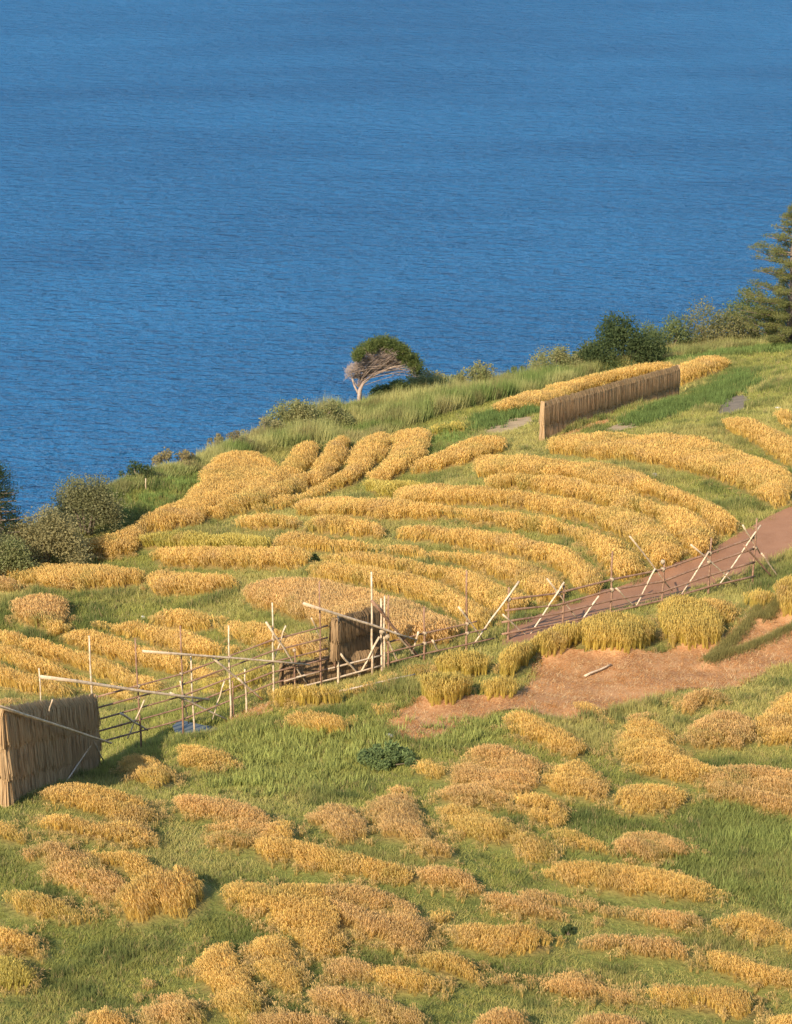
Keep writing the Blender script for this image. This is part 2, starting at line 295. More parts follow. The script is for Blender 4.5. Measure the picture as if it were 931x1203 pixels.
for i, (lab, tone, st) in enumerate(PLOTS):
    st = np.array(st, float)
    uu = np.arange(st[0, 0], st[-1, 0]+.1, max(2.0, (st[-1, 0]-st[0, 0])/40))
    vt = np.interp(uu, st[:, 0], st[:, 1]); vb = np.interp(uu, st[:, 0], st[:, 2])
    tt_ = vb-vt; far_ = float(np.clip((float(np.median(unproj(uu[::4], vb[::4])[:, 1]))-85)/20, 0, 1)); near_ = float(np.clip((80-float(np.median(unproj(uu[::4], vb[::4])[:, 1])))/10, 0, 1)); near_ = .1 if 'one of the twin' in lab else near_; vb = vb + ((.20+.12*far_)*tt_ + 2.0*near_)*np.clip(1.5-tt_/42, 0, 1) + 2.0+2.8*far_+3.5*near_; vt = vt - (.05+.12*near_)*tt_ - .5-3.0*near_-1.8*far_
    g = unproj(uu, (vt+vb)/2, PH)
    th = (vb-vt)*g[:, 1]/F_PX               # visible thickness in metres
    hp = float(np.clip((0.85-.18*near_)*np.median(th), 0.36, 1.0 if tone == 't' else 0.75-.27*near_))
    hs = np.minimum(.68*hp, 0.55*th)
    hs = np.clip(hs, .08, None)
    top = unproj(uu, vt + rng.normal(0, .8, len(uu)), PH+hs)
    bot = unproj(uu, vb + rng.normal(0, .8, len(uu)), 0.0)
    sw = top[:, 1] < bot[:, 1]+.35
    top[sw, 1] = bot[sw, 1]+.35
    poly = np.concatenate([top, bot[::-1]])
    x0, y0 = poly.min(0)-.3; x1, y1 = poly.max(0)+.3
    ix0, ix1 = np.searchsorted(gx, [x0, x1]); iy0, iy1 = np.searchsorted(gy, [y0, y1])
    XX, YY = np.meshgrid(gx[ix0:ix1], gy[iy0:iy1])
    m = inpoly(XX, YY, poly)
    D_ = float(g[:, 1].mean())
    if D_ < 82 and tone != 't':      # weeds have eaten into the near plots
        thr = (.33 if tone == 'b' and np.median(th) > .75 else .15)
        nz_ = fbm(XX*.62+YY*.25, YY*1.15, 1.15, 301+i % 5, 3)
        m &= nz_ > thr
        if np.median(th) > .85 and 'one of the twin' not in lab:      # lodged rows with weedy furrows between them
            ph_ = (YY*1.0+XX*.42+1.5*fbm(XX, YY, 2.6, 321))/1.25
            m &= ~((np.abs(ph_-np.floor(ph_)-.5) > .36) & (fbm(XX, YY, 1.0, 325) > .36))
    elif tone != 't':
        m &= fbm(XX*.5, YY, 1.4, 311, 3) > .18
    mask[iy0:iy1, ix0:ix1][m] = 1; pid[iy0:iy1, ix0:ix1][m] = i
    plots.append(dict(label=lab, tone=tone, poly=poly, h=hp, D=float(g[:, 1].mean())))
plate = blur(blur(mask, 1), 2)*PH

def px_poly(pp, h=0.0):
    r = resample([np.array(p, float) for p in pp], 12)
    return unproj(r[:, 0], r[:, 1], h)
SOIL = [("brown",[(450,852),(466,838),(490,826),(520,826),(560,822),(612,812),(630,780),(655,768),(700,766),(770,768),(790,762),(850,752),(872,732),(880,718),(912,722),(950,712),(950,778),(905,790),(865,812),(800,812),(770,824),(735,832),(690,848),(660,850),(600,834),(570,846),(520,868),(492,874),(462,872)]),
        ("grey",[(562,512),(572,500),(590,494),(625,489),(632,496),(600,508),(578,514)]),
        ("grey",[(700,508),(720,500),(760,490),(798,476),(812,482),(790,492),(750,503),(715,511)]),
        ("brown",[(690,508),(640,522),(660,512),(690,500),(712,492),(722,494)]),
        ("dark",[(838,478),(848,468),(870,463),(882,466),(880,480),(860,488),(843,488)]),
        ("brown",[(266,848),(300,830),(325,829),(318,838),(290,845)])]
soils = [(k, px_poly(pp, .0)) for k, pp in SOIL]
POND = px_poly([(203,858),(212,853),(240,850),(263,846),(266,852),(252,859),(225,863),(208,862)])
PATH_T = [(590,742),(640,722),(700,701),(760,681),(820,656),(870,628),(905,608),(945,592)]
PATH_B = [(590,762),(640,752),(700,731),(760,711),(820,695),(870,678),(905,664),(945,640)]
def chain(pp, n=60):
    pp = np.array(pp, float); uu = np.linspace(pp[0, 0], pp[-1, 0], n)
    return unproj(uu, np.interp(uu, pp[:, 0], pp[:, 1]))
pT, pB = chain(PATH_T), chain(PATH_B)
PATHP = np.concatenate([pT, pB[::-1]])
bare = np.zeros_like(mask)
MX, MY = np.meshgrid(gx, gy)
for k, pl in soils + [('pond', POND), ('path', PATHP)]:
    b0, b1 = pl.min(0), pl.max(0)
    s = (slice(*np.searchsorted(gy, [b0[1], b1[1]])), slice(*np.searchsorted(gx, [b0[0], b1[0]])))
    bare[s][inpoly(MX[s], MY[s], pl)] = 1
pm = np.zeros_like(mask)
s = (slice(*np.searchsorted(gy, [POND[:, 1].min()-1, POND[:, 1].max()+1])), slice(*np.searchsorted(gx, [POND[:, 0].min()-1, POND[:, 0].max()+1])))
pm[s][inpoly(MX[s], MY[s], POND)] = 1
pondp = blur(pm, 1)
LEVEES = [[(832,785),(850,770),(872,748),(893,722)],[(834,783),(870,772),(905,757),(935,741),(950,735)],[(896,735),(912,722),(932,712)]]
levw = []
lev = np.zeros_like(mask)
for L in LEVEES:
    c = chain(L, 40); levw.append(c)
    for a in c:
        ix, iy = int((a[0]-GX0)/GS), int((a[1]-GY0)/GS)
        if 2 < ix < len(gx)-3 and 2 < iy < len(gy)-3: lev[iy-1:iy+1, ix-1:ix+2] = 1
lev = blur(lev, 1)

def Zg(x, y, fine=True):
    """final ground height anywhere"""
    x = np.asarray(x, float); y = np.asarray(y, float)
    z = np.where((x > GX0+1) & (x < GX1-1) & (y > GY0+1) & (y < GY1-1), base0(x, y), 0)
    far = ~((x > GX0+1) & (x < GX1-1) & (y > GY0+1) & (y < GY1-1))
    if far.any():
        z = z.copy() if z.ndim else np.array(float(z)); z[far] = tps(np.clip(x[far], -140, 150), np.clip(y[far], -50, 260))
    ye = Yedge(x); over = np.clip(y-ye, 0, None)
    inb = (x > GX0) & (x < GX1-GS*2) & (y > GY0) & (y < GY1-GS*2)
    ex = bil(plate, GX0, GY0, GS, x, y) + .3*bil(lev, GX0, GY0, GS, x, y) - .35*bil(pondp, GX0, GY0, GS, x, y)
    br = bil(bare, GX0, GY0, GS, x, y)
    z = z + np.where(inb, ex, 0)
    z = z + (fbm(x, y, 3.5, 3)-.5)*0.28*(1-.75*br)
    drop = np.where(over > 0, over*0.55 + np.clip(over-2, 0, None)*1.1, 0)
    zz = z - drop + (fbm(x, y, 6, 9)-.5)*np.clip(over*.4, 0, 4)
    return np.maximum(zz, -4)
def Zs(x, y): return float(Zg(np.array([x], float), np.array([y], float))[0])

# ------------------------------------------------------------------ materials
def newmat(name):
    m = bpy.data.materials.new(name); m.use_nodes = True
    nt = m.node_tree; b = nt.nodes['Principled BSDF']; return m, nt, b
def leafmat(name, rough=.75, trans=.25, spec=.15):
    m, nt, b = newmat(name)
    a = nt.nodes.new('ShaderNodeAttribute'); a.attribute_name = 'tint'
    nt.links.new(a.outputs['Color'], b.inputs['Base Color'])
    b.inputs['Roughness'].default_value = rough; b.inputs['Specular IOR Level'].default_value = spec
    tr = nt.nodes.new('ShaderNodeBsdfTranslucent'); nt.links.new(a.outputs['Color'], tr.inputs[0])
    mx = nt.nodes.new('ShaderNodeMixShader'); mx.inputs[0].default_value = trans
    nt.links.new(b.outputs[0], mx.inputs[1]); nt.links.new(tr.outputs[0], mx.inputs[2])
    nt.links.new(mx.outputs[0], nt.nodes['Material Output'].inputs[0])
    return m
def noisemat(name, c1, c2, scale=3.0, rough=.9, c3=None, s2=40, bump=.3, stretch=None, spec=.2, dist=.05):
    m, nt, b = newmat(name)
    tc = nt.nodes.new('ShaderNodeTexCoord'); mp = nt.nodes.new('ShaderNodeMapping')
    nt.links.new(tc.outputs['Object'], mp.inputs[0])
    if stretch: mp.inputs['Scale'].default_value = stretch
    n1 = nt.nodes.new('ShaderNodeTexNoise'); n1.inputs['Scale'].default_value = scale; n1.inputs['Detail'].default_value = 6
    n2 = nt.nodes.new('ShaderNodeTexNoise'); n2.inputs['Scale'].default_value = s2; n2.inputs['Detail'].default_value = 4
    for n in (n1, n2): nt.links.new(mp.outputs[0], n.inputs[0])
    r = nt.nodes.new('ShaderNodeValToRGB'); r.color_ramp.elements[0].position = .35; r.color_ramp.elements[1].position = .65
    r.color_ramp.elements[0].color = (*c1, 1); r.color_ramp.elements[1].color = (*c2, 1)
    nt.links.new(n1.outputs[0], r.inputs[0])
    mx = nt.nodes.new('ShaderNodeMix'); mx.data_type = 'RGBA'
    r2 = nt.nodes.new('ShaderNodeValToRGB'); r2.color_ramp.elements[0].position = .45; r2.color_ramp.elements[1].position = .62
    nt.links.new(n2.outputs[0], r2.inputs[0])
    mm = nt.nodes.new('ShaderNodeMath'); mm.operation = 'MULTIPLY'; mm.inputs[1].default_value = .6
    nt.links.new(r2.outputs[0], mm.inputs[0]); nt.links.new(mm.outputs[0], mx.inputs[0])
    nt.links.new(r.outputs[0], mx.inputs[6]); mx.inputs[7].default_value = (*(c3 or c2), 1)
    nt.links.new(mx.outputs[2], b.inputs['Base Color'])
    bp = nt.nodes.new('ShaderNodeBump'); bp.inputs['Strength'].default_value = bump; bp.inputs['Distance'].default_value = dist
    nt.links.new(n2.outputs[0], bp.inputs['Height']); nt.links.new(bp.outputs[0], b.inputs['Normal'])
    b.inputs['Roughness'].default_value = rough; b.inputs['Specular IOR Level'].default_value = spec
    return m
M_RICE = leafmat('rice', .75, .42, .1)
M_GRASS = leafmat('grass', .75, .42, .1)
M_LEAF = leafmat('leaf', .8, .5, .06)
M_STRAWV = leafmat('dry_straw', .85, .32, .08)
M_SOIL = noisemat('stubble_soil', (.24,.115,.05), (.50,.26,.11), .6, c3=(.56,.34,.15), s2=14)
M_GREYSOIL = noisemat('grey_soil', (.36,.25,.14), (.50,.36,.21), 1.5, c3=(.26,.22,.09), s2=16)
M_DARKSOIL = noisemat('dark_soil', (.18,.14,.10), (.26,.20,.14), 1.5, c3=(.13,.13,.07), s2=16)
M_PATH = noisemat('path_surface', (.27,.13,.065), (.34,.17,.088), .8, c3=(.38,.215,.12), s2=25, bump=.25)
M_BAMBOO = noisemat('pale_bamboo', (.60,.46,.30), (.72,.58,.40), 2.5, rough=.5, c3=(.38,.26,.15), s2=9, bump=.1, spec=.4)
M_BROWNB = noisemat('weathered_bamboo', (.20,.11,.07), (.31,.18,.11), 2.5, rough=.7, c3=(.40,.26,.16), s2=9, bump=.1)
M_ROPE = noisemat('rope', (.35,.27,.17), (.45,.36,.24), 20)
M_BARK = noisemat('bark', (.16,.12,.09), (.28,.22,.17), 4, c3=(.08,.06,.05), s2=30)
M_TWIG = noisemat('grey_twigs', (.36,.27,.21), (.50,.40,.31), 4, c3=(.25,.19,.15), s2=20)
M_STONE = noisemat('pale_stone', (.55,.52,.48), (.7,.68,.62), 4)
M_ROCK = noisemat('grey_rock', (.22,.19,.16), (.33,.29,.24), 4)

# ------------------------------------------------------------------ mesh helpers
def mesh_np(name, verts, faces, mat, cols=None, smooth=False):
    """verts (n,3), faces (m,3) or (m,4) arrays, cols (n,3) vertex tint"""
    me = bpy.data.meshes.new(name)
    nv, nf, k = len(verts), len(faces), faces.shape[1]
    me.vertices.add(nv); me.vertices.foreach_set('co', np.ascontiguousarray(verts, np.float32).ravel())
    me.loops.add(nf*k); me.loops.foreach_set('vertex_index', np.ascontiguousarray(faces, np.int32).ravel())
    me.polygons.add(nf); me.polygons.foreach_set('loop_start', np.arange(0, nf*k, k, dtype=np.int32))
    me.polygons.foreach_set('loop_total', np.full(nf, k, np.int32))
    if smooth: me.polygons.foreach_set('use_smooth', np.ones(nf, bool))
    if cols is not None:
        a = me.color_attributes.new('tint', 'FLOAT_COLOR', 'POINT')
        c = np.ones((nv, 4), np.float32); c[:, :3] = cols
        a.data.foreach_set('color', c.ravel())
    me.update(calc_edges=True)
    if mat: me.materials.append(mat)
    return me
def link(name, me, parent=None, label=None, cat=None, group=None, kind=None, loc=None):
    o = bpy.data.objects.new(name, me); COL.objects.link(o)
    if loc is not None: o.location = loc
    if parent is not None: o.parent = parent
    if label: o['label'] = label
    if cat: o['category'] = cat
    if group: o['group'] = group
    if kind: o['kind'] = kind
    return o
class MB:
    def __init__(s): s.v = []; s.f = []
    def tube(s, path, radii, n=6, cap=True):
        path = [Vector(p) for p in path]; b0 = len(s.v)
        for i, p in enumerate(path):
            t = (path[min(i+1, len(path)-1)]-path[max(i-1, 0)]).normalized()
            a = t.orthogonal().normalized() if i == 0 else (a_ - t*a_.dot(t)).normalized()
            a_ = a; b = t.cross(a); r = radii[i] if hasattr(radii, '__len__') else radii
            for k in range(n):
                an = 2*math.pi*k/n; s.v.append(p + (a*math.cos(an)+b*math.sin(an))*r)
        for i in range(len(path)-1):
            for k in range(n):
                s.f.append((b0+i*n+k, b0+i*n+(k+1) % n, b0+(i+1)*n+(k+1) % n, b0+(i+1)*n+k))
        if cap:
            s.f.append(tuple(b0+k for k in reversed(range(n)))); s.f.append(tuple(b0+(len(path)-1)*n+k for k in range(n)))
    def mesh(s, name, mat, smooth=True):
        me = bpy.data.meshes.new(name); me.from_pydata([tuple(v) for v in s.v], [], s.f)
        if smooth: me.polygons.foreach_set('use_smooth', [True]*len(me.polygons))
        me.materials.append(mat); me.update(); return me
def scatter_mesh(name, tmpl, pos, rot, scl, tint, mat, hs=None, lean=None):
    """tmpl: list of (verts, faces, cols, sway) variants; builds one mesh of many copies"""
    VV, FF, CC = [], [], []; off = 0
    which = rng.integers(0, len(tmpl), len(pos))
    for k, (tv, tf, tc) in enumerate(tmpl):
        idx = np.where(which == k)[0]
        if not len(idx): continue
        c, s_ = np.cos(rot[idx]), np.sin(rot[idx])
        x = tv[None, :, 0]*c[:, None] - tv[None, :, 1]*s_[:, None]
        y = tv[None, :, 0]*s_[:, None] + tv[None, :, 1]*c[:, None]
        z = np.repeat(tv[None, :, 2], len(idx), 0)
        h = (hs[idx] if hs is not None else scl[idx])[:, None]
        x = x*scl[idx][:, None]; y = y*scl[idx][:, None]; z = z*h
        if lean is not None:
            x = x + z*lean[idx, 0][:, None]; y = y + z*lean[idx, 1][:, None]
        v = np.stack([x, y, z], -1) + pos[idx][:, None, :]
        n = len(tv)
        VV.append(v.reshape(-1, 3))
        FF.append((tf[None] + (np.arange(len(idx))*n)[:, None, None] + off).reshape(-1, 3))
        CC.append(np.clip(tc[None]*tint[idx][:, None, :], 0, 1).reshape(-1, 3)); off += n*len(idx)
    return mesh_np(name, np.concatenate(VV), np.concatenate(FF), mat, np.concatenate(CC))

def rice_tmpl(nb, spread, wid, upright=False):
    V, F, C = [], [], []
    r = rng
    for b in range(nb):
        a = 2*math.pi*(b + r.random())/nb*3; sprd = spread*(.15+.95*r.random())
        dx, dy = math.cos(a), math.sin(a); px, py = -dy, dx
        hh = (.74+.26*r.random())*(1-.12*(sprd/spread)**2); r0 = .2*spread
        w = wid*(.7+.6*r.random())
        tw = r.random()*2.4-1.2
        qx, qy = px*math.cos(tw)+dx*math.sin(tw), py*math.cos(tw)+dy*math.sin(tw)
        z1 = hh*(.62+.2*r.random())
        i = len(V)
        V += [(dx*sprd*.6, dy*sprd*.6, z1), (dx*sprd*.9-qx*w*.5, dy*sprd*.9-qy*w*.5, hh), (dx*sprd*.95+qx*w*.5, dy*sprd*.95+qy*w*.5, hh*.99),
              (dx*(sprd*1.1+.25*spread), dy*(sprd*1.1+.25*spread), hh*(.74+.16*r.random()))]
        F += [(i, i+1, i+2), (i+1, i+3, i+2)]
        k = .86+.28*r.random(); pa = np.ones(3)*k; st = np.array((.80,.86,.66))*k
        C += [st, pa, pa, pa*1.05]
        if b % 5 < (4 if upright else 3):
            i = len(V); w2 = w*.8
            V += [(dx*r0-px*w2*.5, dy*r0-py*w2*.5, 0), (dx*r0+px*w2*.5, dy*r0+py*w2*.5, 0), (dx*sprd*.85, dy*sprd*.85, hh*.97)]
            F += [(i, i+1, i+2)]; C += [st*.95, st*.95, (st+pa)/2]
    return np.array(V), np.array(F), np.array(C)
def grass_tmpl(nb, spread, wid):
    V, F, C = [], [], []
    for b in range(nb):
        a = 2*math.pi*rng.random(); s1 = spread*(.2+rng.random())
        dx, dy = math.cos(a), math.sin(a); tw = rng.random()*3; qx, qy = math.cos(a+tw), math.sin(a+tw)
        hh = .6+.5*rng.random(); bx, by = rng.normal(0, spread*.35, 2); i = len(V)
        V += [(bx-qx*wid*.6, by-qy*wid*.6, 0), (bx+qx*wid*.6, by+qy*wid*.6, 0), (bx+dx*s1, by+dy*s1, hh)]
        F += [(i, i+1, i+2)]
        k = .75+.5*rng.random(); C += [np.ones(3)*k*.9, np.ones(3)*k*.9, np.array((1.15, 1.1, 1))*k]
    return np.array(V), np.array(F), np.array(C)

# ------------------------------------------------------------------ sea
def grid_mesh(name, xs, ys, zf, mat, cols=None):
    X, Y = np.meshgrid(xs, ys); Z = zf(X, Y)
    v = np.stack([X, Y, Z], -1).reshape(-1, 3)
    nx, ny = len(xs), len(ys)
    i = (np.arange(ny-1)[:, None]*nx + np.arange(nx-1)[None]).ravel()
    f = np.stack([i, i+1, i+1+nx, i+nx], -1)
    return mesh_np(name, v, f, mat, cols, True)
m, nt_, b = newmat('sea_water')
b.inputs['Base Color'].default_value = (.018, .105, .215, 1)
b.inputs['Roughness'].default_value = .16
b.inputs['IOR'].default_value = 1.24; b.inputs['Specular IOR Level'].default_value = .4
tc = nt_.nodes.new('ShaderNodeTexCoord')
def wnoise(scale, det, st, rotz=0):
    mp = nt_.nodes.new('ShaderNodeMapping'); mp.inputs['Scale'].default_value = st; mp.inputs['Rotation'].default_value = (0, 0, rotz)
    nt_.links.new(tc.outputs['Object'], mp.inputs[0])
    n = nt_.nodes.new('ShaderNodeTexNoise'); n.inputs['Scale'].default_value = scale; n.inputs['Detail'].default_value = det
    n.inputs['Roughness'].default_value = .6
    nt_.links.new(mp.outputs[0], n.inputs[0]); return n
w1 = wnoise(.62, 5, (.5, 1.0, 1), .05); w2 = wnoise(.03, 3, (.35, 1.0, 1), -.1); w3 = wnoise(1.5, 3, (.5, 1, 1), .1)
b1 = nt_.nodes.new('ShaderNodeBump'); b1.inputs['Strength'].default_value = 1.0; b1.inputs['Distance'].default_value = 3.4
b3 = nt_.nodes.new('ShaderNodeBump'); b3.inputs['Strength'].default_value = .8; b3.inputs['Distance'].default_value = .5
nt_.links.new(w1.outputs[0], b1.inputs['Height']); nt_.links.new(w3.outputs[0], b3.inputs['Height'])
nt_.links.new(b1.outputs[0], b3.inputs['Normal']); nt_.links.new(b3.outputs[0], b.inputs['Normal'])
rr = nt_.nodes.new('ShaderNodeValToRGB'); rr.color_ramp.elements[0].position = .35; rr.color_ramp.elements[1].position = .68
rr.color_ramp.elements[0].color = (.009, .10, .245, 1); rr.color_ramp.elements[1].color = (.017, .142, .32, 1)
nt_.links.new(w2.outputs[0], rr.inputs[0]); nt_.links.new(rr.outputs[0], b.inputs['Base Color'])
fr = nt_.nodes.new('ShaderNodeFresnel'); fr.inputs['IOR'].default_value = 1.33; nt_.links.new(b3.outputs[0], fr.inputs['Normal'])
fm = nt_.nodes.new('ShaderNodeMath'); fm.operation = 'MULTIPLY'; fm.inputs[1].default_value = .42; fm.use_clamp = True
nt_.links.new(fr.outputs[0], fm.inputs[0])
b.inputs['Specular IOR Level'].default_value = 0; b.inputs['Roughness'].default_value = 1
gl = nt_.nodes.new('ShaderNodeBsdfGlossy'); gl.inputs['Roughness'].default_value = .22; gl.inputs['Color'].default_value = (.85,.93,1,1)
nt_.links.new(b3.outputs[0], gl.inputs['Normal'])
df = nt_.nodes.new('ShaderNodeBsdfDiffuse'); nt_.links.new(rr.outputs[0], df.inputs[0]); nt_.links.new(b3.outputs[0], df.inputs['Normal'])
mxs = nt_.nodes.new('ShaderNodeMixShader'); nt_.links.new(fm.outputs[0], mxs.inputs[0])
nt_.links.new(df.outputs[0], mxs.inputs[1]); nt_.links.new(gl.outputs[0], mxs.inputs[2]); nt_.links.new(mxs.outputs[0], nt_.nodes['Material Output'].inputs[0])
M_SEA = m
ys = np.concatenate([np.linspace(-300, 1000, 27), [2000, 5000, 12000, 30000]])
xs = np.array([-30000, -8000, -2000, -600, -200, 0, 200, 600, 2000, 8000, 30000.])
link('sea', grid_mesh('sea', xs, ys, lambda X, Y: 0*X, M_SEA), kind='structure')

# ------------------------------------------------------------------ ground
def lines(a, b, s, lo, hi, k):
    mid = np.arange(a, b, s); L = []; d = s
    x = a
    while x > lo: d *= k; x -= d; L.append(x)
    R = []; x = mid[-1]; d = s
    while x < hi: d *= k; x += d; R.append(x)
    return np.array(L[::-1] + list(mid) + R)
xs = lines(-34, 46, .3, -220, 240, 1.15); ys = lines(46, 200, .3, -80, 300, 1.15)
GXX, GYY = np.meshgrid(xs, ys)
inb = (GXX > GX0) & (GXX < GX1-.5) & (GYY > GY0) & (GYY < GY1-.5)
rm = np.where(inb, bil(blur(mask, 1), GX0, GY0, GS, GXX, GYY), 0)[..., None]
n1 = fbm(GXX, GYY, 5, 21)[..., None]
gc = np.array((.10,.13,.030))*(1-n1) + np.array((.19,.20,.055))*n1
cliff = (GYY > Yedge(GXX)+1)[..., None]
gc = gc*(1-rm) + np.array((.26,.17,.06))*rm
gc = np.where(cliff, np.array((.12,.12,.05)), gc)
M_GROUND, ntg, bg_ = newmat('turf_ground')
a = ntg.nodes.new('ShaderNodeAttribute'); a.attribute_name = 'tint'
nz = ntg.nodes.new('ShaderNodeTexNoise'); nz.inputs['Scale'].default_value = 6; nz.inputs['Detail'].default_value = 6
tcg = ntg.nodes.new('ShaderNodeTexCoord'); ntg.links.new(tcg.outputs['Object'], nz.inputs[0])
mxg = ntg.nodes.new('ShaderNodeMix'); mxg.data_type = 'RGBA'; mxg.blend_type = 'MULTIPLY'; mxg.inputs[0].default_value = .7
ntg.links.new(a.outputs['Color'], mxg.inputs[6]); ntg.links.new(nz.outputs['Color'], mxg.inputs[7])
rg = ntg.nodes.new('ShaderNodeValToRGB'); rg.color_ramp.elements[0].color = (.5,.5,.5,1); rg.color_ramp.elements[1].color = (1.5,1.5,1.5,1)
ntg.links.new(nz.outputs[0], rg.inputs[0]); ntg.links.new(rg.outputs[0], mxg.inputs[7])
ntg.links.new(mxg.outputs[2], bg_.inputs['Base Color']); bg_.inputs['Roughness'].default_value = 1; bg_.inputs['Specular IOR Level'].default_value = .1
bp = ntg.nodes.new('ShaderNodeBump'); bp.inputs['Distance'].default_value = .1; ntg.links.new(nz.outputs[0], bp.inputs['Height']); ntg.links.new(bp.outputs[0], bg_.inputs['Normal'])
gme = grid_mesh('ground', xs, ys, Zg, M_GROUND, gc.reshape(-1, 3))
link('ground', gme, kind='structure')
# exact height of the triangulated ground sheet for things laid on it
def Zsheet(x, y): return Zg(x, y)

def sheet(name, poly, mat, lift, step=.22, wob=.12, label=None):
    """a thin skin draped over the ground inside a polygon, edge uneven"""
    x0, y0 = poly.min(0)-.2; x1, y1 = poly.max(0)+.2
    ax = np.arange(x0, x1, step); ay = np.arange(y0, y1, step)
    X, Y = np.meshgrid(ax, ay)
    m = inpoly(X+(vnoise(X, Y, .5, 61)-.5)*wob*4, Y+(vnoise(X, Y, .5, 67)-.5)*wob*4, poly)
    i = (np.arange(len(ay)-1)[:, None]*len(ax) + np.arange(len(ax)-1)[None])
    mm = m[:-1, :-1] & m[1:, :-1] & m[:-1, 1:] & m[1:, 1:]
    i = i[mm]
    f = np.stack([i, i+1, i+1+len(ax), i+len(ax)], -1)
    used, inv = np.unique(f, return_inverse=True)
    v = np.stack([X, Y, Zg(X, Y)+lift], -1).reshape(-1, 3)[used]
    return link(name, mesh_np(name, v, inv.reshape(-1, 4), mat, None, True), kind='structure')
for k, (kind, pl) in enumerate(soils):
    sheet('bare_soil' if kind != 'brown' else 'stubble_field', pl, {'brown': M_SOIL, 'grey': M_GREYSOIL, 'dark': M_DARKSOIL}[kind], .06)
# path strip
n = len(pT); cols_ = 9
V = []
for i in range(n):
    for j in range(cols_):
        q = pT[i]*(1-j/(cols_-1)) + pB[i]*(j/(cols_-1)); V.append((q[0], q[1]))
V = np.array(V); Zp = Zg(V[:, 0], V[:, 1]).reshape(n, cols_)
Zp = blur(Zp, 1)+.07
V = np.column_stack([V, Zp.ravel()])
i = (np.arange(n-1)[:, None]*cols_ + np.arange(cols_-1)[None]).ravel()
link('path', mesh_np('path', V, np.stack([i, i+1, i+1+cols_, i+cols_], -1), M_PATH, None, True), kind='structure')
# pond
pw, ntp, bw = newmat('pond_water'); bw.inputs['Base Color'].default_value = (.10,.11,.09,1); bw.inputs['Roughness'].default_value = .08
zc = float(np.median(Zg(POND[:, 0], POND[:, 1])))
zc = Zs(*POND.mean(0)) + .14
link('pond_water', mesh_np('pond_water', np.column_stack([POND, np.full(len(POND), zc)]), np.array([[0, k, k+1] for k in range(1, len(POND)-1)]), pw), kind='structure')

# ------------------------------------------------------------------ rice
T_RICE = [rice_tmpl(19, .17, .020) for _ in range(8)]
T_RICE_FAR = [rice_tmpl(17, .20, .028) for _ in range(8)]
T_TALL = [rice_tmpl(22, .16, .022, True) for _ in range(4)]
TONE = {'g': (.86,.58,.19), 'b': (.83,.54,.215), 'y': (.70,.56,.15), 't': (.78,.57,.16)}
ntri = 0; nh = 0; SOFT = blur(blur(mask, 1), 1)
for i, p in enumerate(plots):
    D = p['D']; poly = p['poly']; tone = p['tone']
    sp_ = .145*(D/60)**.6
    c = poly.mean(0); q = poly-c
    ev, evec = np.linalg.eigh(q.T@q); ang = math.atan2(evec[1, 1], evec[0, 1])
    ca, sa = math.cos(ang), math.sin(ang)
    r = q@np.array([[ca, -sa], [sa, ca]])
    gxx, gyy = np.meshgrid(np.arange(r[:, 0].min(), r[:, 0].max(), sp_), np.arange(r[:, 1].min(), r[:, 1].max(), sp_))
    X = c[0] + gxx*ca - gyy*sa; Y = c[1] + gxx*sa + gyy*ca
    X = X + rng.normal(0, sp_*.22, X.shape); Y = Y + rng.normal(0, sp_*.22, Y.shape)
    wb = .28 if tone != 't' else .1
    k = inpoly(X+(vnoise(X, Y, .45, 101)-.5)*wb*1.6, Y+(vnoise(X, Y, .45, 103)-.5)*wb*2, poly); k &= bil(mask, GX0, GY0, GS, X, Y) > (.2 if tone != 't' else -1); X, Y = X[k], Y[k]
    k = np.abs(X/Y) < .172+2.5/Y; X, Y = X[k], Y[k]
    if not len(X): X, Y = np.array([c[0]]), np.array([c[1]])
    n = len(X); nh += n
    ef = np.clip((bil(SOFT, GX0, GY0, GS, X, Y)-.38)/.5, 0, 1)**.7
    big = fbm(X, Y, 2.2, 31); med = fbm(X, Y, .7, 33)
    Z = Zg(X, Y)-.04
    h = p['h']*(.80+.28*big+.14*rng.random(n))*((.74+.30*ef) if tone != 't' else (.85+.2*ef))
    
    # lodged, wind-combed stalks lean together
    la = fbm(X, Y, 4, 41)*6.28*1.3
    lm = .10+.35*fbm(X, Y, 3, 43)
    if tone == 't': lm = lm*.3
    lean = np.stack([np.cos(la)*lm, np.sin(la)*lm], -1)
    base = np.array(TONE[tone])
    t = base[None]*(.86+.28*rng.random((n, 1)))*(.88+.24*med[:, None])
    gm = np.clip((fbm(X, Y, 1.6, 51)-.56)*5, 0, 1)[:, None]*(.5 if tone in 'gt' else .7)*rng.random((n, 1))
    t = t*(1-gm) + np.array((.30,.33,.09))*gm
    bm_ = np.clip((fbm(X, Y, 1.3, 57)-(.60 if tone != 'b' else .40))*5, 0, 1)[:, None]*(.4+.6*rng.random((n, 1)))*.75
    t = t*(1-bm_) + np.array((.70,.48,.21))*bm_
    tm = T_TALL if tone == 't' else (T_RICE if D < 90 else T_RICE_FAR)
    scl = np.full(n, (sp_/.155)**.8)*(.9+.3*rng.random(n))
    pos = np.stack([X, Y, Z], -1); org = np.array([c[0], c[1], Zs(*c)])
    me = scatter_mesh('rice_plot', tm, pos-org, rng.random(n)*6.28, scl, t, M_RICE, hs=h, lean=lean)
    ntri += len(me.polygons)
    link('rice_plot', me, label=p['label'], cat='rice plot', group='rice plots on the terraced hillside', loc=org)

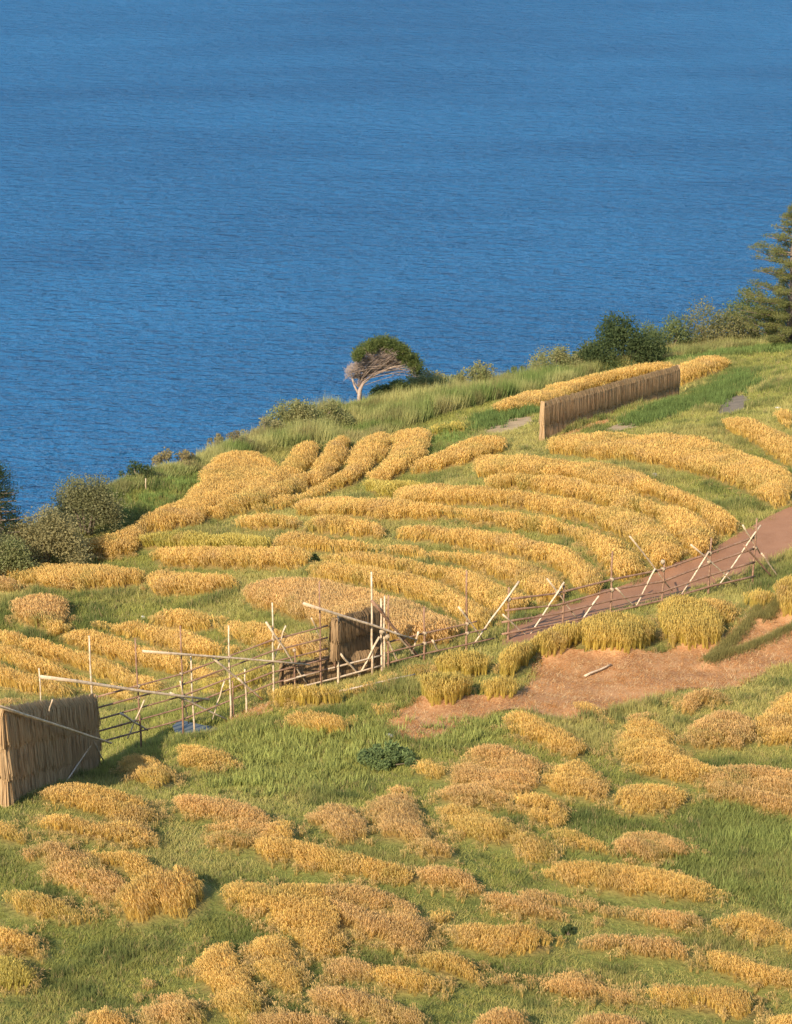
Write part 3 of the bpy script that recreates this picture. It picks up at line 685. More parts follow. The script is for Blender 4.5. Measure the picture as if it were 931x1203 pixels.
# ------------------------------------------------------------------ grass
def frustum_pts(y0, y1, dens, marg=.02):
    out = []
    y = y0
    while y < y1:
        dy = 4.0; wx = (.1724+marg)*(y+dy)+1
        n = int(2*wx*dy*dens(y+dy/2))
        out.append(np.column_stack([rng.uniform(-wx, wx, n), rng.uniform(y, y+dy, n)])); y += dy
    return np.concatenate(out)
def band_interp(u_, tab):
    tab = np.array(tab, float); return np.interp(u_, tab[:, 0], tab[:, 1])
def to_px(x, y, z):
    zz = z-CAM_Z; dpt = y*cp - zz*sp; upc = y*sp + zz*cp
    return W_PX/2 + F_PX*x/dpt, H_PX/2 - F_PX*upc/dpt
Q = frustum_pts(46, 196, lambda y: 105*(60/y)**1.15)
X, Y = Q[:, 0], Q[:, 1]
keep = (Y < Yedge(X)+7)
mm_ = bil(mask, GX0, GY0, GS, X, Y); bb_ = bil(bare, GX0, GY0, GS, X, Y)
keep &= (bil(blur(mask,1), GX0, GY0, GS, X, Y) < .12+.25*rng.random(len(X))) & (bil(blur(bare, 3), GX0, GY0, GS, X, Y) < .15+.85*fbm(X, Y, .8, 141))
X, Y = X[keep], Y[keep]; n = len(X)
Z = Zg(X, Y)-.03
big = fbm(X, Y, 7, 71); med = fbm(X, Y, 1.8, 73); sml = fbm(X, Y, .6, 75)
nf = np.clip((80-Y)/15, 0, 1); h = (.06+.16*med+.12*sml+.1*rng.random(n))*(1-.3*nf)
# rank weeds on the steeper slopes
bmask = blur(blur(mask, 2), 3)
nearrice = bil(bmask, GX0, GY0, GS, X, Y)
weed = np.clip((fbm(X, Y, 3.0, 79)-.50)*5, 0, 1)
h = (h + (.26-.10*nf)*weed)*np.clip(1.05-1.6*nearrice-.25*nf, .32, 1)
lt = np.array((.34,.345,.095)); dk = np.array((.175,.215,.065)); ye = np.array((.50,.44,.16))
t = dk[None]*weed[:, None] + lt[None]*(1-weed[:, None])
nr = (np.clip(nearrice*1.6-.15, 0, .8)*np.clip((Y-80)/12, 0, 1))[:, None]; t = t*(1-nr) + np.array((.20,.25,.075))*nr
ym = np.clip((big-.42)*4, 0, 1)[:, None]*.7; t = t*(1-ym) + ye*ym
t = t*(.8+.4*rng.random((n, 1)))
dm = (np.clip((fbm(X, Y, .9, 87)-.58)*6, 0, 1)*.75)[:, None]; t = t*(1-dm)+np.array((.13,.17,.06))*dm; h = h*(1+.6*dm[:, 0]); gone = rng.random(n) < .08; t[gone] = np.array((.42,.34,.16))
T_G = [grass_tmpl(7, .15, .02) for _ in range(8)]
scl = (Y/60)**.75*(.9+.4*rng.random(n))
la = fbm(X, Y, 1.2, 81)*14; lm = .12*fbm(X, Y, 2, 83)
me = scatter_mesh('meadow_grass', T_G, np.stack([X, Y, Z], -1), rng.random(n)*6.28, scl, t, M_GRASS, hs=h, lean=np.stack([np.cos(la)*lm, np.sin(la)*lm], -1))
link('meadow_grass', me, label='green grass and weeds covering the banks between the rice plots', cat='grass', kind='stuff')

# stray stalks around the near plots
Q = frustum_pts(46, 120, lambda y: 20*(60/y)); X, Y = Q.T
bs_ = bil(blur(blur(mask, 2), 2), GX0, GY0, GS, X, Y); m_ = bil(mask, GX0, GY0, GS, X, Y)
keep = (m_ < .3) & (bil(bare, GX0, GY0, GS, X, Y) < .5) & (rng.random(len(X)) < np.clip(bs_*3-.12, 0, .9)) & (fbm(X, Y, 1.4, 131) > .44)
X, Y = X[keep], Y[keep]; n = len(X)
t = np.array((.72,.50,.20))*(.8+.4*rng.random((n, 1)))
me = scatter_mesh('stray_rice', T_RICE, np.stack([X, Y, Zg(X, Y)-.04], -1), rng.random(n)*6.28, .8+.4*rng.random(n), t, M_RICE, hs=.22+.25*rng.random(n))
link('stray_rice', me, label='stray golden stalks growing loose in the grass around the plots', cat='rice', kind='stuff')

# levee grass
LX = []
for c in levw:
    for a_, b_ in zip(c[:-1], c[1:]):
        for k in range(26):
            f = rng.random(); q = a_+(b_-a_)*f; LX.append(q+rng.normal(0, [.13, .16]))
LX = np.array(LX); n = len(LX)
me = scatter_mesh('levee_grass', T_G, np.column_stack([LX, Zg(LX[:, 0], LX[:, 1])]), rng.random(n)*6.28, np.full(n, 1.1), np.array((.24,.22,.08))*(.7+.6*rng.random((n, 1))), M_GRASS, hs=.2+.15*rng.random(n))
link('levee_grass', me, label='low dark green grass growing on the thin levees across the brown field', cat='grass', kind='stuff')

# dry stubble on the brown field
sx_, sy_ = [], []
for kind, pl in soils:
    if kind != 'brown': continue
    b0, b1 = pl.min(0), pl.max(0); nn = int((b1-b0).prod()*70)
    q = rng.uniform(b0, b1, (nn, 2)); q = q[inpoly(q[:, 0], q[:, 1], pl)]; sx_.append(q)
q = np.concatenate(sx_); n = len(q)
keep = bil(mask, GX0, GY0, GS, q[:, 0], q[:, 1]) < .5; q = q[keep]; n = len(q)
T_S = [grass_tmpl(8, .22, .018) for _ in range(5)]
t = np.array((.55,.29,.11))*(.45+.6*fbm(q[:, 0], q[:, 1], 1.3, 153)[:, None]+.4*rng.random((n, 1))); k = rng.random(n) < .3; t[k] = np.array((.66,.50,.28))*(.8+.4*rng.random((k.sum(), 1)))
me = scatter_mesh('dry_stubble', T_S, np.column_stack([q, Zg(q[:, 0], q[:, 1])+.03]), rng.random(n)*6.28, np.full(n, 1.0), t, M_STRAWV, hs=(.03+.10*rng.random(n))*(.4+1.2*fbm(q[:, 0], q[:, 1], .9, 151)))
link('dry_stubble', me, label='trampled reddish straw littering the bare harvested field', cat='straw', kind='stuff')

# reeds on the cliff top
q = []
for k in range(26000):
    x = rng.uniform(EP[0, 0]-3, EP[-1, 0]+3); q.append((x, 0))
q = np.array(q)
depth_in = np.interp(q[:, 0], [-24, -14, -8, -3, 2, 10, 16, 25, 36], [2, 3.0, 6, 12, 12, 10, 6, 8, 14])
q[:, 1] = Yedge(q[:, 0]) + 2.5 - rng.random(len(q))**1.1*(depth_in+2.5)
keep = bil(mask, GX0, GY0, GS, q[:, 0], q[:, 1]) < .3; q = q[keep]; n = len(q)
X, Y = q.T; Z = Zg(X, Y)-.05
nn_ = fbm(X, Y, 3, 91)
h = np.interp(X, [-24, -14, -9, -5, -3.6, -2.2, 0, 10, 16, 30], [.6, .6, 1.2, 1.7, .8, .8, 1.5, 1.5, 1.1, 1.2])*(.6+.7*nn_)*(.7+.5*rng.random(n))
nm_ = np.clip((fbm(X, Y, 2.0, 93)-.3)*2.5, 0, 1)
t = (np.array((.20,.27,.08))*(1-nm_[:, None]) + np.array((.48,.46,.19))*nm_[:, None])*(.75+.5*rng.random((n, 1)))
rk = fbm(X, Y, 1.5, 95) > .62; t[rk] = t[rk]*.5 + np.array((.30,.24,.12))*.5
T_R = [grass_tmpl(11, .30, .035) for _ in range(5)]
me = scatter_mesh('reeds', T_R, np.stack([X, Y, Z], -1), rng.random(n)*6.28, np.full(n, 1.25), t, M_GRASS, hs=h*(.6+.8*fbm(X, Y, 1.0, 97)), lean=np.tile([[.1, 0]], (n, 1)))
link('reeds', me, label='belt of tall pale green reeds along the cliff top above the sea', cat='reeds', kind='stuff')

# ------------------------------------------------------------------ shrubs and trees
def leaves(name, centres, radii, n, size, tint, tint2, parent, mat=M_LEAF, flat=1.0, shell=.55, seed=0, narrow=.55):
    """leaf faces filled through overlapping clumps"""
    r = np.random.default_rng(100+seed)
    centres = np.array(centres, float); radii = np.array(radii, float)
    wgt = radii**2; k = r.choice(len(radii), n, p=wgt/wgt.sum())
    d = r.normal(size=(n, 3)); d /= np.linalg.norm(d, axis=1)[:, None]
    rad = radii[k]*(shell+(1.08-shell)*r.random(n)**.6)
    lump = 1+.22*np.sin(d[:, 0]*7+k)*np.cos(d[:, 1]*6+k*2)+.12*r.normal(size=n)
    p = centres[k] + d*(rad*lump)[:, None]*np.array([1, 1, flat])
    a = r.normal(size=(n, 3)) + d*.6; a /= np.linalg.norm(a, axis=1)[:, None]
    b = np.cross(a, r.normal(size=(n, 3))); b /= np.linalg.norm(b, axis=1)[:, None]
    s = size*(.6+.8*r.random(n))[:, None]
    v = np.stack([p-a*s*.5, p+b*s*narrow*.5, p+a*s*.5, p-b*s*narrow*.5], 1).reshape(-1, 3)
    f = np.arange(n*4).reshape(-1, 4)
    cl = (.5*r.random(len(radii))[k]+.5*r.random(n))[:, None]
    c = (np.array(tint)*(1-cl)+np.array(tint2)*cl)*(.8+.35*r.random((n, 1)))
    return link(name, mesh_np(name, v, f, mat, np.repeat(c, 4, 0)), parent)
def shrub(name, u, v, Y, wpx, hpx, label, cat, t1, t2, n=2600, size=.16, seed=0, clumps=26, group=None, deep=.8, lean=0):
    """u, v: foot of the shrub"""
    s = F_PX/Y*1.0; W, H = wpx/s, hpx/s*1.2
    g = P(float(u), float(v), float(Y)); zz = Zs(g[0], g[1])
    root = link(name, None, None, label, cat, group, None, (g[0], g[1], zz))
    r = np.random.default_rng(seed)
    C, R = [], []; n = int(n*1.3)
    for k in range(clumps):
        a = r.random()*6.28; q = math.sqrt(r.random()); x = math.cos(a)*q*W*.42; y = math.sin(a)*q*W*.42*deep
        top = H*math.sqrt(max(.05, 1-(q*.95)**2))
        z = top*(.35+.5*r.random())
        rr_ = min(W, H)*(.13+.12*r.random()); C.append((x+lean*z, y, max(z, rr_*.5))); R.append(rr_)
    leaves('foliage', C, R, n, size, t1, t2, root, seed=seed, shell=.35)
    mb = MB()
    for k in range(7):
        c = C[k*3 % len(C)]; mb.tube([(c[0]*.15, c[1]*.15, -.3), (c[0]*.5, c[1]*.5, c[2]*.5), c], [.06*H/2, .04*H/2, .01], 5)
    link('stem', mb.mesh('stem', M_BARK), root)
    return root
def edge_Y(u): return float(np.interp(u, [e[0] for e in EDGE], [e[2] for e in EDGE]))
GG = (.12,.15,.055); GD = (.065,.10,.04); GO = (.38,.33,.15); GL = (.26,.30,.11); GREY = (.33,.31,.15)
shrub('shrub', 732, 432, 174, 112, 64, 'big dark rounded shrub on the cliff edge behind the far straw rack', 'shrub', GD, GG, 9000, .20, 1, 40)
shrub('shrub', 52, 622, 117, 124, 66, 'grey green bush filling the left edge above the rice band', 'shrub', GREY, GO, 15000, .12, 2, 60, deep=.4)
shrub('shrub', 102, 608, 122, 84, 78, 'grey green bush with a dark shadowed side beside the green hollow', 'shrub', (.20,.21,.09), GREY, 12000, .12, 3, 44, deep=.45)
shrub('shrub', -2, 634, 114, 84, 62, 'low olive bush cut by the left edge, in front of the other bushes', 'shrub', GREY, GL, 9000, .12, 4, 36, deep=.4)
shrub('shrub', 612, 456, 171, 40, 26, 'small green bush standing out against the sea left of the far straw rack', 'shrub', GD, GL, 1600, .16, 5, 14)
shrub('shrub', 372, 505, 151, 92, 38, 'olive thicket on the cliff top left of the windswept tree', 'shrub', GO, GL, 5200, .14, 6, 30)
shrub('shrub', 312, 526, 147, 66, 32, 'low dry bush where the reeds meet the sea, left of the olive thicket', 'shrub', GO, GREY, 1900, .14, 7, 14)
shrub('shrub', 272, 538, 143, 76, 24, 'flat brownish bush on the bare cliff edge above the pale rice slope', 'shrub', GO, (.22,.18,.10), 1500, .13, 8, 14)
shrub('shrub', 160, 566, 133, 48, 24, 'small dark bush on the cliff edge above the green hollow', 'shrub', GD, GG, 900, .14, 9, 10)
shrub('shrub', 208, 553, 138, 70, 24, 'dry reddish bush on the cliff edge right of the small dark one', 'shrub', (.26,.19,.10), GO, 1300, .14, 10, 12)
shrub('shrub', 405, 521, 144, 14, 9, 'tiny red brown bush at the top of the rice spurs', 'shrub', (.27,.15,.08), (.22,.15,.08), 400, .12, 11, 7)
shrub('shrub', 842, 404, 184, 110, 60, 'spiky olive thicket between the big dark shrub and the pine', 'shrub', GG, GO, 7000, .17, 12, 34)
shrub('shrub', 900, 402, 186, 116, 74, 'dense green thicket at the foot of the pine', 'shrub', GD, GL, 5200, .20, 13, 26)
for i_, (u_, v_, w_, h_, a_, b_, l_) in enumerate([
  (345, 513, 80, 44, GL, GO, 'pale green thicket between the low dry bush and the olive thicket'),
  (462, 476, 60, 24, GL, GG, 'low green thicket just right of the foot of the windswept tree'),
  (500, 470, 96, 34, GO, GL, 'yellowish thicket in the reed belt, second right of the windswept tree'),
  (564, 464, 90, 34, GL, GO, 'light green thicket in the reed belt, left of the small green bush'),
  (655, 445, 80, 36, GO, GL, 'yellow green thicket left of the big dark rounded shrub'),
  (690, 436, 46, 34, GL, GO, 'pale leafy thicket leaning on the left side of the big dark rounded shrub')]):
    shrub('shrub', u_, v_+4, edge_Y(u_)-1.0, w_, h_, l_, 'shrub', a_, b_, 5000, .15, 60+i_, 34)
shrub('shrub', 786, 412, 182, 84, 42, 'low green bush touching the right side of the big dark shrub', 'shrub', GG, GL, 4000, .16, 14, 22)
shrub('shrub', 315, 655, 112, 13, 15, 'small dark green bush at the right end of the paired rice strips', 'shrub', GD, (.04,.06,.025), 420, .11, 15, 8)
shrub('shrub', 370, 664, 111, 11, 12, 'tiny dark bush where the long rice bands begin', 'shrub', GD, (.04,.06,.025), 300, .11, 16, 6)
shrub('shrub', 667, 1104, 57, 16, 20, 'small dark green bush between two rice bands in the lower right', 'shrub', GD, GG, 600, .07, 17, 8)
shrub('leafy_weed', 452, 905, 72, 86, 26, 'bluish green leafy weed arching below the tip of the brown field', 'weed', (.24,.31,.11), (.16,.22,.09), 3600, .11, 18, 30, lean=.2)

# tall weeds on the large green slope at the lower right and on the bank
def weeds(name, regions, label, dens, hh, tint, seed, size=.05):
    qs = []
    for pp in regions:
        pl = px_poly(pp); b0, b1 = pl.min(0), pl.max(0)
        q = rng.uniform(b0-.6, b1+.6, (int((b1-b0+1.2).prod()*dens), 2)); j_ = q+rng.normal(0, .45, q.shape); qs.append(q[inpoly(j_[:, 0], j_[:, 1], pl)])
    q = np.concatenate(qs); q = q[bil(mask, GX0, GY0, GS, q[:, 0], q[:, 1]) < .3]; n = len(q)
    nn = fbm(q[:, 0], q[:, 1], 1.2, seed); h = hh*(.4+.9*nn)*(.7+.5*rng.random(n))
    t = np.array(tint)*(.65+.6*nn[:, None])*(.8+.4*rng.random((n, 1)))
    me = scatter_mesh(name, [grass_tmpl(12, .22, size) for _ in range(4)], np.column_stack([q, Zg(q[:, 0], q[:, 1])-.03]), rng.random(n)*6.28, np.ones(n), t, M_GRASS, hs=h)
    link(name, me, label=label, cat='weeds', kind='stuff')
weeds('tall_weeds', [[(690,995),(740,1008),(810,1005),(830,950),(880,955),(945,965),(945,1070),(860,1055),(800,1018),(700,1008)]],
      'dense tall green weeds on the slope at the right edge, above the lower rice bands', 42, .42, (.27,.31,.095), 201, .03)
weeds('bank_grass', [[(735,494),(800,470),(850,446),(872,438),(880,446),(855,458),(805,482),(750,502)],[(832,472),(842,462),(872,455),(888,448),(890,452),(850,470),(836,482)],[(560,492),(600,484),(632,482),(628,488),(590,494),(566,508)]],
      'dark green grass on the curved bank edges beside the far straw rack', 38, .7, (.16,.23,.07), 203, .05)
weeds('leafy_cover', [[(600,447),(680,440),(740,430),(800,414),(860,402),(950,388),(950,412),(880,418),(820,424),(800,428),(740,424),(690,436),(640,452),(600,462)]],
      'dense leafy green cover along the cliff top between the big dark shrub and the pine', 26, .65, (.19,.26,.08), 211, .10)
weeds('bank_weeds', [[(255,870),(300,850),(400,862),(450,842),(470,880),(440,910),(350,945),(260,925)], [(520,850),(580,850),(600,872),(560,885),(500,885)]],
      'rank green weeds on the bank left of the brown field', 16, .45, (.34,.37,.11), 205)
weeds('hollow_grass', [[(150,612),(160,590),(170,565),(225,548),(245,552),(235,568),(200,590),(165,612)], [(500,512),(545,505),(560,512),(520,530),(502,532)]],
      'bright green grass in the hollows of the upper field', 14, .5, (.22,.30,.085), 207, .045)

# wind shaped tree
Yt = 158.0
base = V3(421, 468, Yt); base.z = Zs(base.x, base.y) - .2
root = link('windswept_tree', None, None, 'windswept tree with a green dome and bare grey twigs on the cliff edge', 'tree', loc=base)
def rel(u, v, dy=0): return V3(u, v, Yt+dy)-base
mb = MB()
mb.tube([(0,0,-.3), rel(423,458), rel(427,450), rel(436,443)], [.2,.14,.11,.08], 8)
mb.tube([rel(421,462), rel(416,452,.3), rel(413,440,.5), rel(417,428,.8)], [.09,.07,.05,.03], 6)
mb.tube([rel(436,443), rel(448,437,-.3), rel(462,431,-.5), rel(478,428,-.4)], [.08,.06,.04,.02], 6)
mb.tube([rel(427,450), rel(430,436,.6), rel(440,424,1), rel(455,412,1)], [.08,.06,.04,.02], 6)
link('trunk', mb.mesh('trunk', M_TWIG), root)
tips = []
mb = MB(); r = random.Random(3)
starts = [(421,455),(416,445),(413,438),(424,447),(430,441),(436,440),(443,437),(450,436),(458,432),(466,430),(474,428),(417,430)]
for k in range(420):
    su, sv_ = r.choice(starts); ang = r.uniform(0, 1)
    tu = 404 + 88*ang + r.uniform(-3, 3)
    tv = 440 - 30*math.sin(min(1, max(0, (tu-404)/92))*math.pi)**.8 + r.uniform(-4, 10)
    dy = r.uniform(-1.8, 1.8)
    a_ = rel(su, sv_); e_ = rel(tu, tv, dy); m_ = (a_+e_)/2 + Vector((r.uniform(-.2,.2), r.uniform(-.2,.2), r.uniform(-.1,.35)))
    mb.tube([a_, m_, e_], [.02, .014, .006], 3, False)
    for q in range(3):
        o = m_.lerp(e_, r.uniform(.2, 1)); mb.tube([o, o+Vector((r.uniform(-.35,.35), r.uniform(-.35,.35), r.uniform(-.1,.4)))], [.014, .006], 3, False)
link('twigs', mb.mesh('twigs', M_TWIG), root)
C, R = [], []
for k in range(110):
    f = r.random(); u = 418 + 75*f; topv = 438 - 38*math.sin(math.pi*min(1, (u-404)/96+.02))**.75
    v = topv + r.uniform(0, 15)*(.5+.35*f); v = min(v, 434) ; c = rel(u, v, r.uniform(-1.9, 1.9)); C.append(tuple(c)); R.append(r.uniform(.28, .5))
for k in range(14):
    C.append(tuple(rel(r.uniform(470,490), r.uniform(416,428), r.uniform(-1.2,1.2)))); R.append(r.uniform(.22,.36))
leaves('crown', C, R, 20000, .12, (.08,.12,.035), (.19,.21,.06), root, seed=44)

def pine(u, v, Y, hgt, label, layers, seed, dens=900, leaf=.17, wid=1.0, t1=(.16,.19,.06), t2=(.30,.28,.10)):
    g = P(float(u), float(v), float(Y)); base = Vector((g[0], g[1], Zs(g[0], g[1])-.3))
    root = link('pine_tree', None, None, label, 'tree', loc=base)
    r = random.Random(seed)
    mb = MB(); mb.tube([(0,0,-.5), (.1,0,hgt*.35), (-.12,.1,hgt*.7), (.05,0,hgt)], [.28,.22,.13,.03], 8)
    link('trunk', mb.mesh('trunk', M_BARK), root)
    bm = MB(); C, R = [], []
    for (zf, reach, n) in layers:
        for k in range(n):
            a = 6.283*(k+r.random()*.8)/n; L = reach*wid*r.uniform(.7, 1.1)
            z0 = zf*hgt + r.uniform(-.25, .25); d = Vector((math.cos(a), math.sin(a), 0))
            p1 = Vector((0,0,z0)); p2 = p1 + d*L*.5 + Vector((0,0,.10*L)); p3 = p1 + d*L + Vector((0,0,.22*L))
            bm.tube([p1, p2, p3], [.07, .045, .015], 5, False)
            m_ = max(3, int(L*2.4))
            for q in range(m_):
                f = .3+.75*q/m_; c = p1.lerp(p3, f) + Vector((r.uniform(-.3,.3), r.uniform(-.3,.3), r.uniform(.0,.3)))
                C.append(tuple(c)); R.append(r.uniform(.3, .62)*(1.1-.3*f))
    link('limbs', bm.mesh('limbs', M_BARK), root)
    leaves('crown', C, R, dens, leaf, t1, t2, root, flat=.5, shell=.2, seed=seed, narrow=.3)
pine(926, 404, 178, 11.6, 'tall open pine with tiered branches at the right edge above the sea',
     [(.99,.4,5),(.93,.9,6),(.86,1.3,7),(.78,1.7,7),(.69,2.2,7),(.60,3.2,8),(.52,2.4,6),(.42,3.0,8),(.33,3.4,8),(.24,3.8,9),(.15,3.9,9),(.08,3.4,8)], 5, 60000, .15, 1.25)
pine(0, 630, 117, 5.2, 'dark dense pine cut by the left edge in front of the sea',
     [(.98,.3,4),(.88,.7,6),(.78,1.0,7),(.66,1.25,8),(.54,1.3,8),(.42,1.4,8),(.30,1.4,8),(.18,1.4,8)], 6, 9000, .13, t1=(.035,.06,.025), t2=(.07,.10,.035))

# ------------------------------------------------------------------ drying racks and fences
FA = Vector((P(113., 902., 76.)[0], 76.)); FB = Vector((P(887., 692., 99.)[0], 99.))
def fence_xy(u):
    k = None
    lo, hi = -.6, 1.4
    for _ in range(40):
        m_ = (lo+hi)/2; q = FA.lerp(FB, m_); z = Zs(q.x, q.y)
        uu, _v = to_px(q.x, q.y, z)
        if uu < u: lo = m_
        else: hi = m_
    return FA.lerp(FB, (lo+hi)/2)
def on_fence(u, v, off=0.0):
    q = fence_xy(u); y = q.y+off; return V3(u, v, y)
r_ = random.Random(11)
def pole(name, pts_, rad, mat, parent=None, **kw):
    pts_ = [Vector(p) for p in pts_]; o = pts_[0].copy() if parent is None else Vector((0,0,0))
    n = 5; path = []; rr = []
    for i in range(n+1):
        f = i/n
        if len(pts_) == 2: p = pts_[0].lerp(pts_[1], f)
        else: p = pts_[0].lerp(pts_[1], f*2) if f < .5 else pts_[1].lerp(pts_[2], f*2-1)
        if 0 < i < n: p = p + Vector((r_.uniform(-1,1), r_.uniform(-1,1), r_.uniform(-1,1)))*.02
        path.append(p-o); rr.append(rad*(1.1-.35*f))
    mb = MB(); mb.tube(path, rr, 6)
    # bamboo nodes
    return link(name, mb.mesh(name, mat), parent, loc=o if parent is None else None, **kw)
def lash(p, parent, size=.07):
    mb = MB(); p = Vector(p)
    mb.tube([p-Vector((0,0,size)), p+Vector((0,0,size))], size*.9, 6)
    mb.tube([p-Vector((size,0,0)), p+Vector((size,0,0))], size*.8, 6)
    link('lashing', mb.mesh('lashing', M_ROPE), parent)
def vpost(u, vt, vb, parent, rad=.045, mat=None, off=0, name='post'):
    t = on_fence(u, vt, off); b = on_fence(u, vb, off); g = Zs(b.x, b.y)
    b.x = t.x = (b.x+t.x)/2
    b.z = min(b.z, g) - .25
    t.x += r_.uniform(-.05, .05)
    return pole(name, [b, t], rad, mat or M_BROWNB, parent)
def brace(a, b, parent, rad=.045, mat=None, off=-.15, off2=.15, name='brace', **kw):
    p, q = on_fence(*a, off), on_fence(*b, off2)
    return pole(name, [p, q], rad, mat or M_BAMBOO, parent, **kw)
def railrun(pts_, parent, mat=M_BROWNB, rad=.036, sag=.0):
    P_ = [on_fence(u, v) for u, v in pts_]
    n = len(P_); path = []
    mb = MB(); 
    for i in range(n-1):
        for k in range(4):
            f = k/4; p = P_[i].lerp(P_[i+1], f); p.z -= sag*4*f*(1-f); path.append(p)
    path.append(P_[-1])
    mb.tube(path, [rad*(1+.15*math.sin(i*1.7)) for i in range(len(path))], 6)
    return link('rail', mb.mesh('rail', mat), parent)

# left open frame
fr1 = link('rack_frame', None, None, 'empty weathered bamboo drying frame running right from the big straw rack', 'drying frame')
for vs in [(819,792,752,735),(832,805,765,749),(846,818,778,762),(860,832,790,774),(873,846,803,786)]:
    railrun([(113,vs[0]),(213,vs[1]),(320,vs[2]),(385,vs[3])], fr1)
for u, a, b in [(113,815,902),(163,750,862),(213,735,850),(227,768,848),(270,735,842),(274,800,842),(289,786,838),(321,708,830),(346,764,822),(377,683,812)]:
    vpost(u, a, b, fr1, .04, M_BAMBOO if r_.random() < .4 else M_BROWNB)
for a, b in [((170,822),(150,868)),((264,800),(250,845)),((336,735),(322,775)),((212,800),(222,850)),((366,726),(378,752))]:
    brace(a, b, fr1, .03)
for a, b in [((142,838),(174,858)),((248,771),(308,822)),((313,731),(364,808)),((200,814),(268,846)),((280,797),(309,822))]:
    brace(a, b, fr1, .042)
for u, v in [(113,819),(163,806),(213,792),(270,772),(321,752),(213,805),(163,820),(346,764),(108,860)]: lash(on_fence(u, v), fr1, .06)
link_g = 'long pale poles resting on the frames'
brace((48,795), (246,822), None, .065, off=-.3, off2=-.3, name='bamboo_pole', label='longest thick pale bamboo pole lying flat across the left frame above the big straw rack', cat='pole', group=link_g)
brace((168,765), (364,781), None, .05, off=-.25, off2=-.25, name='bamboo_pole', label='thin pale pole laid level across the left frame left of the small straw rack', cat='pole', group=link_g)
brace((357,709), (490,752), None, .06, off=-.35, off2=-.3, name='bamboo_pole', label='pale pole crossing in front of the top of the small straw rack', cat='pole', group=link_g)

# middle open frame
fr2 = link('rack_frame', None, None, 'short open bamboo drying frame right of the small straw rack', 'drying frame')
for a in [((450,756),(499,744),(549,733),(560,730)),((450,768),(499,756),(549,744),(572,739)),((452,780),(499,768),(549,757),(580,750))]: railrun(a, fr2)
for u, a, b in [(456,700,782),(499,713,775),(549,670,766)]: vpost(u, a, b, fr2, .05)
for a, b in [((539,713),(568,752)),((610,683),(556,758)),((492,742),(484,768)),((508,752),(516,766))]: brace(a, b, fr2, .045)
for u, v in [(499,744),(549,733),(549,744),(499,756)]: lash(on_fence(u, v), fr2, .08)

# right open frame
fr3 = link('rack_frame', None, None, 'long bamboo drying frame with crossed poles beside the path', 'drying frame')
for a in [((598,704),(655,697),(719,681),(779,669),(834,650),(887,631)),((594,717),(655,711),(719,693),(779,683),(834,662),(887,644)),
          ((590,731),(655,721),(719,705),(779,695),(834,676),(887,660)),((590,745),(655,733),(719,719),(779,705),(834,689),(887,677)),((594,757),(655,745),(719,731))]:
    railrun(a, fr3, rad=.05)
for u, a, b in [(598,690,752),(662,688,736),(719,648,724),(779,660,710),(834,632,698),(886,609,692)]: vpost(u, a, b, fr3, .05)
for a, b in [((591,722),(622,750)),((663,684),(620,750)),((643,680),(681,730)),((704,700),(683,730)),((740,630),(790,694)),((770,668),(747,713)),((724,691),(747,714)),
             ((833,648),(801,698)),((812,640),(866,688)),((894,617),(843,690)),((873,617),(893,650)),((895,650),(916,680))]:
    brace(a, b, fr3, .04)
brace((874,640),(911,682), fr3, .05, M_BROWNB)
for u, v in [(887,631),(887,644),(834,650),(779,669),(779,660),(719,681),(719,693),(655,697),(598,704),(833,660)]: lash(on_fence(u, v), fr3, .09)

# straw sheaves
def sheaf_mesh(L, wdt, seed, out=.16, base_=(.60,.42,.225)):
    r = np.random.default_rng(seed); V, F, C = [], [], []
    for side in (-1, 1):
        # bulk
        i = len(V)
        for (x, y, z) in [(-.5*wdt, 0, .04), (.5*wdt, 0, .04), (.62*wdt, side*.11, -.12), (-.62*wdt, side*.11, -.12), (-.66*wdt, side*out*.85, -L*.95), (.66*wdt, side*out*.85, -L*.95)]:
            V.append((x, y, z)); C.append(np.array((.9,.9,.9)))
        F += [(i, i+1, i+2), (i, i+2, i+3), (i+3, i+2, i+5), (i+3, i+5, i+4)]
        for k in range(20):
            x0 = wdt*(r.random()-.5)*1.15; x1 = x0 + r.normal(0, wdt*.18); w_ = .007+.010*r.random()
            ll = L*(.82+.25*r.random()); i = len(V); y1 = side*(out+.05*r.random()); cc = .78+.42*r.random()
            zt = .06+.03*r.random() if k % 3 else -.2*r.random()
            V += [(x0-w_, side*.02, zt), (x0+w_, side*.02, zt), (x0+w_*1.2, side*(.14+.02*r.random()), -.14), (x1+w_, y1, -ll), (x1-w_, y1, -ll), (x0-w_*1.2, side*(.14+.02*r.random()), -.14)]
            F += [(i, i+1, i+2), (i, i+2, i+5), (i+5, i+2, i+3), (i+5, i+3, i+4)]
            C += [np.ones(3)*cc]*6
    base = np.array(base_)*(.93+.14*r.random())
    return mesh_np('sheaf', np.array(V), np.array(F), M_STRAWV, np.array(C)*base)
SHEAVES = [sheaf_mesh(1.0, .25, s) for s in range(8)]
DARK_SHEAVES = [sheaf_mesh(1.0, .25, s, base_=(.40,.27,.14)) for s in range(20, 26)]  # same sheaves in darker brown, for the small rack and its low tier
